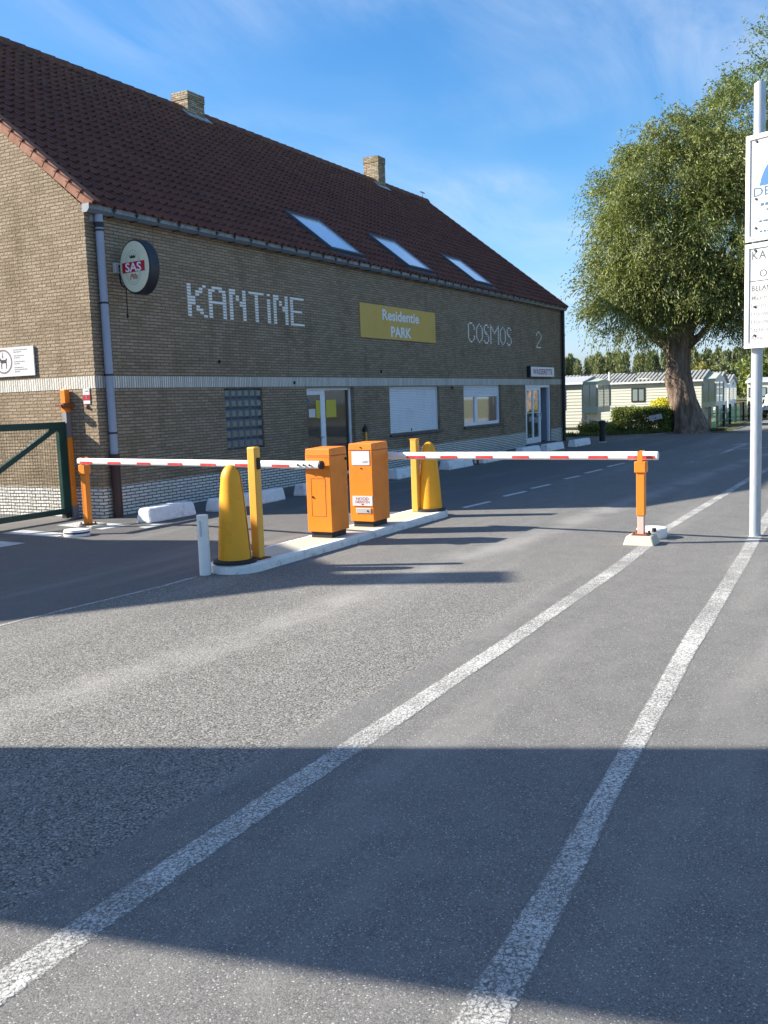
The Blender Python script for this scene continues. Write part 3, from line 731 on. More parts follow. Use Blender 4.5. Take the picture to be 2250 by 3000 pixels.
mb.quad((a, 1.6, 0), (b, 1.6, 0), (b, 1.6, 2.4), (a, 1.6, 2.4)); mb.quad((b + .2, .17, 0), (b + .2, 1.6, 0), (b + .2, 1.6, 2.4), (b + .2, .17, 2.4)); mb.quad((a - .2, .17, 0), (a - .2, 1.6, 0), (a - .2, 1.6, 2.4), (a - .2, .17, 2.4)); mb.quad((a - .2, .17, .02), (b + .2, .17, .02), (b + .2, 1.6, .02), (a - .2, 1.6, .02))
mb.build('interior', M['interior'], dr)
mb = MB(); mb.box(a, b, -.2, -.004, -.01, .07); mb.build('door_step', M['sill'], B, bevel=.01)
# roller shutter windows
def slats(mb, a, b, z0, z1, y):
    n = max(2, int(round((z1 - z0) / .042))); h = (z1 - z0) / n
    for i in range(n):
        p = z0 + i * h
        vs = []
        for zz, yy in ((p + .003, y), (p + h * .25, y - .009), (p + h * .7, y - .009), (p + h, y)): vs += [(a, yy, zz), (b, yy, zz)]
        mb.add(vs, [(2 * k, 2 * k + 1, 2 * k + 3, 2 * k + 2) for k in range(3)])
def sill(a, b, z):
    mb = MB(); mb.prism([(a - .05, -.06, z - .065), (b + .06, -.06, z - .065), (b + .06, .16, z - .065), (a - .05, .16, z - .065)], [(a - .05, -.06, z - .012), (b + .06, -.06, z - .012), (b + .06, .16, z - .001), (a - .05, .16, z - .001)]); return mb
a, b, c, d = ops[2]
mb = MB(); mb.box(a + .001, a + .05, .07, .15, c, d); mb.box(b - .05, b - .001, .07, .15, c, d); mb.box(a + .05, b - .05, .07, .15, d - .04, d)
w1 = mb.build('window', M['white_frame'], B)
mb = MB(); slats(mb, a + .05, b - .05, c, d - .04, .1); mb.build('roller_shutter', M['white_shut'], w1, recalc=False)
sill(a, b, c).build('sill', M['sill'], w1)
mb = MB(); mb.box(10.85, 10.89, .085, .1, c + .02, c + .09); mb.build('shutter_stop', M['black'], w1)
a, b, c, d = ops[3]
mb = MB(); mb.box(a + .001, a + .06, .07, .15, c, d); mb.box(b - .08, b - .001, .07, .15, c, d); mb.box(a + .06, b - .08, .07, .15, d - .03, d); mb.box(a + .06, b - .08, .075, .15, c, c + .085); mb.box(14.98, 15.16, .08, .15, c + .085, 1.69)
w2 = mb.build('window', M['white_frame'], B)
mb = MB(); slats(mb, a + .06, b - .08, 1.69, d - .03, .09); mb.build('roller_shutter', M['white_shut'], w2, recalc=False, label='half lowered roller shutter')
mb = MB(); mb.box(a + .06, 14.98, .11, .12, c + .085, 1.69); mb.box(15.16, b - .08, .11, .12, c + .085, 1.69); mb.build('pane', M['glass_win'], w2)
sill(a, b, c).build('sill', M['sill'], w2)
# laundrette double door, right leaf open
a, b, c, d = ops[4]
mb = MB(); mb.box(a, a + .07, .03, .15, c, d); mb.box(b - .09, b, .03, .15, c, d); mb.box(a + .07, b - .09, .03, .15, d - .09, d)
d2 = mb.build('glazed_double_door', M['white_frame'], B, bevel=.004)
mb = MB(); xa, xb = a + .075, 20.55
mb.box(xa, xa + .1, .02, .08, c + .01, d - .095); mb.box(xb - .13, xb, .02, .08, c + .01, d - .095); mb.box(xa + .1, xb - .13, .02, .08, d - .19, d - .095); mb.box(xa + .1, xb - .13, .02, .08, c + .01, c + .2); mid = (xa + xb) / 2; mb.box(mid - .05, mid + .05, .025, .075, c + .2, d - .19)
for z in (1.1, 1.55): mb.box(xa + .1, xb - .13, .032, .068, z - .012, z + .012)
lf = mb.build('door_leaf', M['white_frame'], d2, bevel=.004)
mb = MB(); mb.box(xa + .1, mid - .05, .05, .056, c + .2, d - .19); mb.box(mid + .05, xb - .13, .05, .056, c + .2, d - .19); mb.build('pane', M['glass_win'], lf)
mb = MB(); mb.box(xb - .1, xb - .07, -.03, .02, .98, 1.08); mb.box(xb - .09, xb - .07, -.04, -.025, .86, 1.08); mb.build('handle', M['galv'], lf)
mb = MB(); mb.box(b - .15, b - .1, .1, 1.1, c + .01, d - .1); mb.build('door_leaf', M['pipe'], d2, label='open blue grey door leaf swung inwards')
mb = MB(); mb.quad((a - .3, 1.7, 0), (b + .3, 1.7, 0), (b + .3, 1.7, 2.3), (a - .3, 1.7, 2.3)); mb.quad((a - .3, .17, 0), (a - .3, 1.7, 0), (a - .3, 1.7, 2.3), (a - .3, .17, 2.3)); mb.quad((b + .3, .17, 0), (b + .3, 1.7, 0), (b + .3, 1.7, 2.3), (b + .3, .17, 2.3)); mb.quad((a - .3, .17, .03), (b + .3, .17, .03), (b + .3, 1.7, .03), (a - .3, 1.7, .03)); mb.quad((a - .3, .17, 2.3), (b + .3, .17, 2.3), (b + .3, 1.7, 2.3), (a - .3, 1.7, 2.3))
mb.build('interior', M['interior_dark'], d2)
mb = MB(); mb.box(a - .05, b + .05, -.25, -.005, -.01, .055); mb.build('door_step', M['sill'], B, bevel=.01)
# small fixings on the front wall
for x, z in ((3.05, 2.49), (9.16, 2.37), (13.19, 1.97), (5.45, 2.11)):
    mb = MB(); mb.box(x - .012, x + .012, -.04, -.001, z - .03, z + .03); mb.build('wall_hook', M['black'], B)

# ------------------------------------------------------------------ signs on the building
# beer lightbox
t = thing('round_beer_sign', (.62, -.47, 3.87), 'round projecting lightbox sign reading SAS Pils near the roof corner', 'sign')
cy, cz_, rr = -.47, 3.875, .405; rY = .315
def disc(mb, x0, x1, ry, rz_, n=48, m=0):
    a = [(x0, cy + ry * math.cos(2 * math.pi * k / n), cz_ + rz_ * math.sin(2 * math.pi * k / n)) for k in range(n)]
    b = [(x1, p[1], p[2]) for p in a]; mb.prism(a, b, m)
mb = MB(); disc(mb, .52, .74, rY, rr + .01); mb.build('case', M['zinc_dark'], t, smooth='auto', bevel=.012)
mb = MB(); disc(mb, .508, .522, rY - .022, rr - .018); fc = mb.build('face', M['cream_face'], t, smooth='auto', bevel=.006)
mb = MB(); uy = (0, 0, 1); ux = (0, -1, 0)
def ring(mb, x, r0y, r0z, wd, cz0, m=0, n=48):
    vs = []
    for k in range(n):
        a = 2 * math.pi * k / n
        vs += [(x, cy + .02 + r0y * math.cos(a), cz0 + r0z * math.sin(a)), (x, cy + .02 + (r0y - wd) * math.cos(a), cz0 + (r0z - wd) * math.sin(a))]
    mb.add(vs, [(2 * k, 2 * ((k + 1) % n), 2 * ((k + 1) % n) + 1, 2 * k + 1) for k in range(n)], m)
ring(mb, .5065, .165, .265, .012, 3.865); ring(mb, .5065, .135, .225, .008, 3.865)
mb.build('emblem_ring', M['gold_ring'], fc, recalc=False)
mb = MB(); mb.quad((.505, -.225, 3.79), (.505, -.685, 3.80), (.505, -.685, 3.955), (.505, -.225, 3.945)); mb.build('red_band', M['red_ink'], fc)
mb = MB(); mb.text('SAS', (.503, cy + .018, 3.808), ux, uy, .185, align='CENTER', bold=.004, sx=1.12)
for yc in (-.275, -.30):  # slab serifs
    pass
mb.build('lettering', M['sign_text'], fc, recalc=False)
mb = MB(); mb.text('Pils', (.503, cy + .02, 3.69), (0, -1, .02), (0, -.25, 1), .12, align='CENTER', bold=.002); mb.build('script', M['redlight_ink'], fc, recalc=False)
mb = MB()  # small crown
o = (.503, cy + .02, 4.02)
P = [(-.055, 0), (.055, 0), (.062, .05), (.032, .022), (.02, .055), (0, .025), (-.02, .055), (-.032, .022), (-.062, .05)]
mb.add([(.503, cy + .02 - p, 4.005 + q) for p, q in P], [tuple(range(len(P)))]); mb.build('crown_emblem', M['dark_ink'], fc, recalc=False)
mb = MB(); mb.box(.6, .66, -.17, -.005, 3.9, 3.95); mb.tube([(.63, -.16, 3.86), (.63, -.09, 3.86)], .05, 12); mb.build('bracket', M['zinc_dark'], t)
mb = MB(); mb.box(.53, .65, -.06, -.001, 3.82, 3.98); mb.build('junction_box', M['sign_white'], t, bevel=.006)
mb = MB(); mb.tube([(.62, -.05, 3.82), (.62, -.07, 3.66), (.62, -.13, 3.6), (.62, -.2, 3.66), (.62, -.22, 3.8)], .012, 6); mb.tube([(.79, -.012, 3.8), (.79, -.012, 3.3), (.785, -.014, 3.2)], .006, 5); mb.box(.775, .797, -.02, -.003, 3.14, 3.21); mb.build('cable', M['black'], t)
# yellow banner
t = thing('name_board', (10.24, -.02, 3.54), 'yellow board reading Residentie PARK in white letters', 'sign')
mb = MB(); mb.box(8.245, 12.22, -.02, -.003, 3.145, 3.925); mb.build('board', M['sign_yellow'], t)
mb = MB(); mb.text('Residentie', (10.27, -.022, 3.60), (1, 0, 0), (0, 0, 1), .345, align='CENTER', bold=.008, sx=1.36); mb.text('PARK', (10.24, -.022, 3.215), (1, 0, 0), (0, 0, 1), .345, align='CENTER', bold=.010, sx=1.28)
mb.build('lettering', M['sign_text'], t, recalc=False)
# laundrette box sign
t = thing('laundry_sign', (20.38, -.1, 2.45), 'small white box sign with red WASSERETTE above the glazed door', 'sign')
mb = MB(); mb.box(19.17, 21.6, -.13, -.002, 2.275, 2.64); mb.build('box', M['zinc_dark'], t)
mb = MB(); mb.box(19.22, 21.56, -.138, -.128, 2.30, 2.62); mb.build('face', M['white_frame'], t)
mb = MB(); mb.text('WASSERETTE', (20.39, -.14, 2.375), (1, 0, 0), (0, 0, 1), .25, align='CENTER', bold=.004, sx=1.33); mb.build('lettering', M['maroon_ink'], t, recalc=False)
# dog sign on the gable
t = thing('dog_rules_sign', (-.02, 1.95, 2.52), 'white board with a dog in a ring on the sunlit gable', 'sign')
mb = MB(); mb.box(-.03, -.008, 1.275, 2.62, 2.285, 2.755); mb.build('board', M['sign_white'], t)
mb = MB(); x = -.032; yc, zc_ = 1.985, 2.53
vs = []
for k in range(48):
    a = 2 * math.pi * k / 48; vs += [(x, yc + .205 * math.cos(a), zc_ + .195 * math.sin(a)), (x, yc + .180 * math.cos(a), zc_ + .170 * math.sin(a))]
mb.add(vs, [(2 * k, 2 * ((k + 1) % 48), 2 * ((k + 1) % 48) + 1, 2 * k + 1) for k in range(48)]); mb.build('ring', M['ring_ink'], t, recalc=False)
mb = MB()
def poly(P): mb.add([(x, yc - p, zc_ + q) for p, q in P], [tuple(range(len(P)))])
poly([(-.075, .0), (-.06, .03), (.055, .03), (.075, .055), (.09, .05), (.075, .015), (.07, -.02), (-.04, -.025), (-.07, -.01)])
poly([(-.065, 0), (-.05, -.03), (-.06, -.06), (-.055, -.115), (-.042, -.115), (-.045, -.06), (-.028, -.02)]); poly([(.05, -.015), (.058, -.06), (.05, -.115), (.063, -.115), (.074, -.06), (.072, -.01)])
poly([(-.06, .0), (-.115, .045), (-.135, .045), (-.138, .062), (-.11, .085), (-.1, .105), (-.088, .082), (-.05, .03)])
poly([(-.012, .055), (-.03, .085), (-.018, .083), (-.018, .15), (-.008, .15), (-.008, .083), (.006, .085)])
mb.build('dog_emblem', M['dark_ink'], t, recalc=False)
mb = MB(); z = 2.70
for blk in ((.22, .12), (.16, .1), (.17, .09), (.14, .21, .08)):
    for wd in blk:
        y = 1.735
        seg = wd * 1.45
        while seg > .01:
            ww = min(seg, rnd.uniform(.03, .07)); mb.quad((x, y, z), (x, y - ww, z), (x, y - ww, z + .012), (x, y, z + .012)); y -= ww + .012; seg -= ww + .012
        z -= .033
    z -= .028
mb.build('text_lines', M['pale_ink'], t, recalc=False)
# red and white sticker
t = thing('alarm_sticker', (-.02, .2, 1.92), 'tiny red and white warning plate beside the gable corner', 'sign')
mb = MB(); mb.box(-.012, -.003, .13, .27, 1.795, 2.03); mb.build('plate', M['sign_white'], t)
mb = MB(); mb.box(-.014, -.012, .125, .275, 1.85, 1.935); mb.build('red_panel', M['red_ink'], t)
mb = MB(); mb.box(-.016, -.014, .185, .215, 1.895, 1.92); mb.box(-.016, -.014, .193, .207, 1.87, 1.89); mb.box(-.014, -.012, .15, .22, 1.985, 2.0); mb.build('mark', M['pale_ink'], t)
# wall ashtray
t = thing('wall_ashtray', (8.26, -.04, .9), 'slim black and brass ashtray fixed beside the entrance door', 'ashtray')
mb = MB(); mb.box(8.2, 8.32, -.07, -.001, .98, 1.08); mb.tube([(8.27, -.04, 1.08), (8.25, -.04, 1.15)], .02, 8); mb.build('ash_box', M['black'], t, bevel=.01)
mb = MB(); mb.tube([(8.28, -.045, .62), (8.27, -.045, .98)], .028, 10); mb.build('tube', M['yellow_post'], t, smooth='auto')

# ------------------------------------------------------------------ gate by the gable
t = thing('mesh_gate', (-1.2, .6, 0), 'dark green tubular gate leaf with wire mesh beside the gable', 'gate')
yg = .6; x0, x1 = -2.25, -.13
mb = MB(); mb.box(x0, x1, yg - .035, yg + .035, 1.43, 1.53); mb.box(x0, x1, yg - .035, yg + .035, .09, .175); mb.box(x1 - .15, x1 - .004, yg - .04, yg + .04, .1755, 1.4295); mb.box(x0, x0 + .1, yg - .04, yg + .04, .1755, 1.4295)
mb.build('frame', M['green'], t, bevel=.006)
mb = MB(); o = Vector((-.33, yg, 1.425)); d_ = Vector((-1.12, 0, -.58)).normalized(); nn = Vector((0, 1, 0)); up = d_.cross(nn)
mb.obox(o, d_, nn, up, -.04, 2.08, -.028, .028, -.04, .04); mb.build('brace', M['green'], t, bevel=.005)
mb = MB()
k = 0
xx = x0 + .12
while xx < x1 - .16:
    mb.box(xx - .0017, xx + .0017, yg + .02, yg + .0235, .175, 1.43); xx += .05
zz = .2
while zz < 1.42:
    mb.box(x0 + .1, x1 - .15, yg + .0236, yg + .027, zz - .0017, zz + .0017); zz += .05
mb.build('wire_mesh', M['green'], t)
mb = MB(); mb.box(x1 - .13, x1 - .02, yg - .05, yg + .05, 0.02, .1); mb.build('hinge_shoe', M['black'], t)
t = thing('gate_post', (-.07, .6, 0), 'orange gate post with steel latch standing close to the gable', 'post')
mb = MB(); mb.box(-.12, -.02, yg - .05, yg + .05, .2, 1.28); mb.box(-.12, -.02, yg - .05, yg + .05, 1.68, 2.03); mb.build('post', M['orange_post'], t, bevel=.006)
mb = MB(); mb.box(-.118, -.022, yg - .048, yg + .048, 1.28, 1.68); mb.box(-.13, -.01, yg - .06, yg + .06, 0, .2); mb.build('sleeve', M['galv_dark'], t)
mb = MB(); mb.box(-.2, .02 - .03, yg - .09, yg - .051, 1.74, 1.82); mb.box(-.0, .24, yg - .16, yg - .09, 1.72, 1.78) if False else None
mb.tube([(-.02, yg - .07, 1.78), (.08, yg - .2, 1.76), (-.012, yg - .42, 1.75)], .03, 8); mb.box(-.22, -.12, yg - .06, yg + .06, 1.76, 1.8)
mb.build('latch', M['rust'], t)

# ------------------------------------------------------------------ traffic island and barriers
t = thing('traffic_island', (-.8, -4.95, 0), 'narrow raised traffic island with whitewashed kerb under the barrier cabinets', 'traffic island')
def stadium(x0, x1, y0, y1, n=10, j=0.0):
    r = (y1 - y0) / 2; yc = (y0 + y1) / 2; P = []; rj = random.Random(5)
    for k in range(n + 1):
        a = -math.pi / 2 + math.pi * k / n; P.append((x1 - r + r * math.cos(a), yc + r * math.sin(a)))
    for k in range(n + 1):
        a = math.pi / 2 + math.pi * k / n; P.append((x0 + r + r * math.cos(a), yc + r * math.sin(a)))
    Q = []
    for i, p in enumerate(P):
        q = P[(i + 1) % len(P)]; ln_ = math.hypot(q[0] - p[0], q[1] - p[1]); m = max(1, int(ln_ / .07))
        for k in range(m): Q.append((p[0] + (q[0] - p[0]) * k / m + rj.uniform(-j, j), p[1] + (q[1] - p[1]) * k / m + rj.uniform(-j, j)))
    return Q
o1 = stadium(-3.36, 1.72, -5.24, -4.64, j=.007); rk = random.Random(8)
sc_ = lambda f, jj: [(-.82 + (x + .82) * f[0] + rk.uniform(-jj, jj), -4.94 + (y + 4.94) * f[1] + rk.uniform(-jj, jj)) for x, y in o1]
o2 = sc_((.993, .94), .006); o3 = sc_((.965, .73), .006)
n = len(o1); mb = MB()
vs = [(x, y, -.01) for x, y in o1] + [(x, y, .072 + rk.uniform(-.008, .005)) for x, y in o1] + [(x, y, .092) for x, y in o2] + [(x, y, .092) for x, y in o3]
fs = []
for r_ in range(3):
    for k in range(n): fs.append((r_ * n + k, r_ * n + (k + 1) % n, (r_ + 1) * n + (k + 1) % n, (r_ + 1) * n + k))
mb.add(vs, fs); mb.build('kerb_ring', M['kerb'], t, smooth='auto')
mb = MB(); mb.add([(x, y, .09) for x, y in o3], [tuple(range(n))]); mb.build('top', M['conc'], t)
ZI = .092
def cabinet(name, x0, x1, y0, y1, ztop, label):
    t = thing(name, ((x0 + x1) / 2, (y0 + y1) / 2, ZI), label, 'barrier cabinet')
    mb = MB(); mb.box(x0 + .03, x1 - .03, y0 + .03, y1 - .03, ZI, ZI + .07); mb.build('plinth', M['black'], t)
    mb = MB(); mb.box(x0, x1, y0, y1, ZI + .07, ztop - .1)
    b = mb.build('body', M['orange'], t, bevel=.008)
    mb = MB(); mb.prism([(x0, y0, ztop - .096), (x1, y0, ztop - .096), (x1, y1, ztop - .096), (x0, y1, ztop - .096)], [(x0 + .006, y0 + .006, ztop - .012), (x1 - .006, y0 + .006, ztop), (x1 - .006, y1 - .006, ztop), (x0 + .006, y1 - .006, ztop - .012)]); mb.build('lid', M['orange'], t, bevel=.006)
    return t, b
def boom(t, p0, p1, h, wd, stripes, flat_end=None):
    p0, p1 = Vector(p0), Vector(p1); d = (p1 - p0); ln = d.length; d.normalize(); up = Vector((0, 0, 1)); side = d.cross(up).normalized(); up = side.cross(d)
    mb = MB(); n = 20
    def sect(s):
        c = p0 + d * s; pts = []
        for k in range(n):
            a = 2 * math.pi * k / n; pts.append(c + side * (wd / 2) * math.copysign(abs(math.cos(a)) ** .8, math.cos(a)) + up * (h / 2) * math.copysign(abs(math.sin(a)) ** .8, math.sin(a)))
        return pts
    mb.prism(sect(0), sect(ln)); b = mb.build('boom', M['boom'], t, smooth='auto')
    for s0, s1 in stripes:
        mb = MB()
        for sg in (-1, 1):
            A = p0 + d * s0 + side * sg * (wd / 2 + .0015); Bp = p0 + d * s1 + side * sg * (wd / 2 + .0015)
            zb, zt = -h * .34, h * .02
            mb.prism([A + up * zb, Bp + up * zb, Bp + up * zt, A + up * zt], [A + up * zb - side * sg * .012, Bp + up * zb - side * sg * .012, Bp + up * zt - side * sg * .004, A + up * zt - side * sg * .004])
        mb.build('stripe', M['red'], b)
    return b, p0, d, side, up
t, body = cabinet('barrier_cabinet', -1.41, -1.02, -5.075, -4.73, 1.165, 'plain orange barrier cabinet with boom over the left lane')
# left boom runs to the post near the gable
P0 = Vector((-1.475, -4.98, .968)); P1 = Vector((-.92, -.5, .968)); ln = (P1 - P0).length
b, p0, d, side, up = boom(t, P0, P1, .092, .075, [(.45 + i * .62 * (1 if i else 1), .45 + i * .62 + .28) for i in range(7)])
mb = MB(); mb.tube([P0 - d * .002, P0 - d * .03], .05, 16); mb.build('end_cap', M['zinc_dark'], b, smooth='auto')
mb = MB()
for s in (.12, .21, .3): c = P0 + d * s - side * .046; mb.tube([c, c - side * .012], .014, 10)
for s in (.12, .21, .3): c = P0 + d * s + side * .046; mb.tube([c, c + side * .012], .014, 10)
mb.build('bolts', M['zinc_dark'], b)
mb = MB(); mb.tube([(-1.43, -4.9, .968), (-1.2, -4.9, .968)], .045, 14); mb.build('drive_shaft', M['galv_dark'], t)
mb = MB()  # door seams and scrapes on the left face
for z0, z1, y0, y1 in ((.35, .353, -5.0, -4.80), (.80, .803, -5.0, -4.80)): mb.box(-1.4125, -1.410, y0, y1, z0, z1)
mb.box(-1.4125, -1.410, -5.0, -4.997, .353, .80); mb.box(-1.4125, -1.410, -4.803, -4.80, .353, .80); mb.box(-1.4125, -1.41, -5.06, -4.75, 1.055, 1.06)
mb.build('door_seam', M['rust'], t)
mb = MB(); mb.tube([(-1.41, -4.82, .58), (-1.42, -4.82, .58)], .013, 10); mb.box(-1.07, -1.045, -5.09, -5.075, 1.0, 1.03); mb.build('lock', M['zinc_dark'], t)
t, body = cabinet('barrier_cabinet', -.42, 0.01, -5.085, -4.74, 1.17, 'orange barrier cabinet with white notice panel and NOOD DIENSTEN label')
mb = MB(); mb.box(-.426, -.4205, -5.05, -4.79, .885, 1.065); mb.build('notice_panel', M['sign_white'], t)
mb = MB(); mb.box(-.4275, -.4262, -5.02, -4.95, .915, .922); mb.box(-.4275, -.4262, -5.035, -4.96, .93, .936); mb.build('print', M['pale_ink'], t)
mb = MB(); mb.box(-.432, -.4205, -5.075, -4.785, .365, .49); lb = mb.build('emergency_label', M['sign_white'], t)
mb = MB(); mb.text('NOOD', (-.434, -4.93, .44), (0, -1, 0), (0, 0, 1), .052, align='CENTER', sx=1.15); mb.text('DIENSTEN', (-.434, -4.93, .399), (0, -1, 0), (0, 0, 1), .05, align='CENTER', sx=.92); mb.build('lettering', M['maroon_ink'], lb, recalc=False)
mb = MB(); mb.add([(-.434, -4.90, .392), (-.434, -4.96, .392), (-.434, -4.93, .372)], [(0, 1, 2)]); mb.build('arrow', M['red_ink'], lb, recalc=False)
mb = MB(); mb.box(-.432, -.4205, -5.05, -4.83, .27, .335); mb.build('key_box', M['galv'], t, bevel=.004)
mb = MB(); mb.tube([(-.4325, -5.005, .30), (-.44, -5.005, .30)], .012, 10); mb.tube([(-.42, -4.92, 1.11), (-.428, -4.92, 1.11)], .01, 8); mb.tube([(-.42, -4.92, .845), (-.428, -4.92, .845)], .01, 8); mb.build('lock', M['zinc_dark'], t)
mb = MB(); mb.box(-.4225, -.42, -5.06, -4.76, 1.068, 1.071); mb.build('seam', M['rust'], t)
Q0 = Vector((.075, -4.75, .972)); Q1 = Vector((-.23, -8.60, .985))
st = [(.62 + i * .52, .62 + i * .52 + .25) for i in range(6)] + [(3.55, 3.84)]
st = [(0.62, .90), (1.12, 1.36), (1.62, 1.85), (2.11, 2.33), (2.60, 2.83), (3.07, 3.30), (3.53, 3.84)]
b, p0, d, side, up = boom(t, Q0, Q1, .094, .075, st)
mb = MB(); mb.tube([(.0, -4.86, .972), (.075, -4.86, .972)], .045, 14); mb.build('drive_shaft', M['galv_dark'], t)

# support posts for the booms
def fork_post(loc, ztop, label, sleeve, rotz):
    x, y, z0 = loc
    t = thing('boom_support_post', loc, label, 'post', 'boom support posts')
    h = ztop
    mb = MB(); mb.box(x - .045, x + .045, y - .045, y + .045, z0 + (.22 if sleeve else .012), h - .2); mb.build('shaft', M['orange_post'], t, bevel=.005)
    if sleeve:
        mb = MB(); mb.box(x - .036, x + .036, y - .036, y + .036, z0 + .012, z0 + .22); mb.build('faded_sleeve', M['pink'], t, bevel=.004)
    mb = MB(); mb.box(x - .062, x + .062, y - .062, y + .062, h - .2, h - .075); mb.build('collar', M['orange_post'], t, bevel=.008)
    mb = MB(); c, s_ = math.cos(rotz), math.sin(rotz)
    for sg in (-1, 1):
        mb.obox((x, y, 0), (c, s_, 0), (-s_, c, 0), (0, 0, 1), sg * .055 - .008, sg * .055 + .008, -.028, .028, h - .10, h + .04)
    mb.build('fork', M['orange_post'], t)
    mb = MB(); mb.box(x - .09, x + .09, y - .09, y + .09, z0, z0 + .012)
    for a in (-1, 1):
        for b_ in (-1, 1): mb.tube([(x + a * .07, y + b_ * .07, z0 + .012), (x + a * .07, y + b_ * .07, z0 + .04)], .012, 6)
    mb.build('base_plate', M['rust'], t)
fork_post((-.25, -8.42, .1), 1.0, 'orange boom post with pinkish sleeve on the painted line', True, 0)
fork_post((-.885, -.56, .04), .985, 'orange boom post near the gable corner', False, 0)
t = tag(MB().prism([(-.42, -8.60, -.01), (-.09, -8.60, -.01), (-.09, -8.25, -.01), (-.42, -8.25, -.01)], [(-.38, -8.56, .1), (-.115, -8.56, .1), (-.115, -8.28, .1), (-.38, -8.28, .1)]).build('footing_block', M['conc'], bevel=.015), 'rough pale concrete block under the post on the white line', 'concrete block')
mb = MB(); mb.ext([(-1.02, -.76), (-.8, -.82), (-.66, -.7), (-.68, -.42), (-.86, -.36), (-1.02, -.46)], -.01, .04); tag(mb.build('footing_slab', M['conc'], bevel=.01), 'low irregular concrete footing under the post by the gable', 'concrete footing')
t = thing('weight_tub', (.2, -8.42, 0), 'low round white tub on the painted line behind the boom post', 'tub')
mb = MB(); mb.lathe([(.16, 0), (.172, .02), (.172, .105), (.16, .12), (.06, .118)], (.22, -8.43, 0), 28); mb.build('tub', M['white_paint'], t, smooth='auto')
mb = MB(); mb.tube([(.02, -8.50, .10), (.02, -8.50, .14)], .025, 8); mb.build('bung', M['black'], t)
t = thing('round_weight', (-1.6, -1.05, 0), 'low round white foot with a dark band lying near the left post', 'weight')
mb = MB(); mb.lathe([(.175, 0), (.18, .03), (.178, .035)], (-1.6, -1.08, 0), 28); mb.lathe([(.178, .06), (.17, .09), (.05, .097)], (-1.6, -1.08, 0), 28); mb.build('foot', M['white_paint'], t, smooth='auto')
mb = MB(); mb.lathe([(.168, .03), (.168, .065)], (-1.6, -1.08, 0), 28); mb.build('band', M['black'], t)

# yellow bollards on the island
def cone_bollard(x, y, h, label):
    t = thing('cone_bollard', (x, y, ZI), label, 'bollard', 'yellow domed bollards on the island')
    mb = MB(); mb.lathe([(.225, 0), (.225, .022), (.205, .035), (.18, .04)], (x, y, ZI), 32); mb.build('base', M['black'], t, smooth='auto')
    prof = [(.172, .035), (.168, .1), (.155, .3), (.140, .5), (.122, .7), (.108, .82)]
    for k in range(1, 9):
        a = k / 8 * math.pi / 2; prof.append((.106 * math.cos(a) if k < 8 else .004, .83 + .16 * math.sin(a)))
    f = h / .99
    prof = [(r_, z_ * f) for r_, z_ in prof]
    mb = MB(); mb.lathe(prof, (x, y, ZI), 40); c = mb.build('cone', M['yellow'], t, smooth='auto')
    mb = MB()  # dark moulding seam running up one side
    az = math.radians(-75)
    for (r0, z0), (r1, z1) in zip(prof[:-4], prof[1:-3]):
        dx, dy = math.cos(az), math.sin(az); px_, py_ = -dy, dx
        A = [(x + dx * (r0 + .003) + px_ * s_ * .007, y + dy * (r0 + .003) + py_ * s_ * .007, ZI + z0) for s_ in (-1, 1)]
        Bq = [(x + dx * (r1 + .003) + px_ * s_ * .007, y + dy * (r1 + .003) + py_ * s_ * .007, ZI + z1) for s_ in (1, -1)]
        mb.add(A + Bq, [(0, 1, 2, 3)])
    mb.build('seam', M['rust'], c, recalc=False)
cone_bollard(-3.14, -4.96, 1.005, 'tall yellow domed bollard beside the white stub post')
cone_bollard(1.40, -5.0, .99, 'yellow domed bollard at the far tip of the island')
t = thing('square_post', (-2.87, -5.06, ZI), 'yellow square post with a black photocell next to the nearer domed bollard', 'post', 'yellow photocell posts')
mb = MB(); mb.box(-2.92, -2.82, -5.11, -5.01, ZI + .01, 1.262); mb.build('post', M['yellow_post'], t, bevel=.012)
mb = MB(); mb.box(-2.95, -2.77, -5.15, -4.97, ZI, ZI + .01); mb.build('base_plate', M['rust'], t)
mb = MB(); mb.box(-2.90, -2.84, -5.128, -5.11, 1.03, 1.15); mb.build('photocell', M['black'], t, bevel=.01)
t = thing('square_post', (1.25, -4.85, ZI), 'pale yellow square post in front of the far domed bollard', 'post', 'yellow photocell posts')
mb = MB(); mb.box(1.2, 1.3, -4.9, -4.8, ZI, 1.12); mb.build('post', M['yellow_post'], t, bevel=.012)
mb = MB(); mb.box(1.195, 1.305, -4.905, -4.795, 1.1201, 1.135); mb.build('cap', M['yellow'], t, bevel=.005)
t = thing('stub_post', (-3.43, -4.80, 0), 'short white tube post at the near tip of the island', 'post')
mb = MB(); mb.tube([(-3.43, -4.80, 0), (-3.43, -4.80, .615)], .058, 20); mb.build('tube', M['white_paint'], t, smooth='auto', bevel=.006)
mb = MB(); mb.box(-3.492, -3.485, -4.825, -4.805, .40, .56); mb.build('scrape', M['galv'], t)

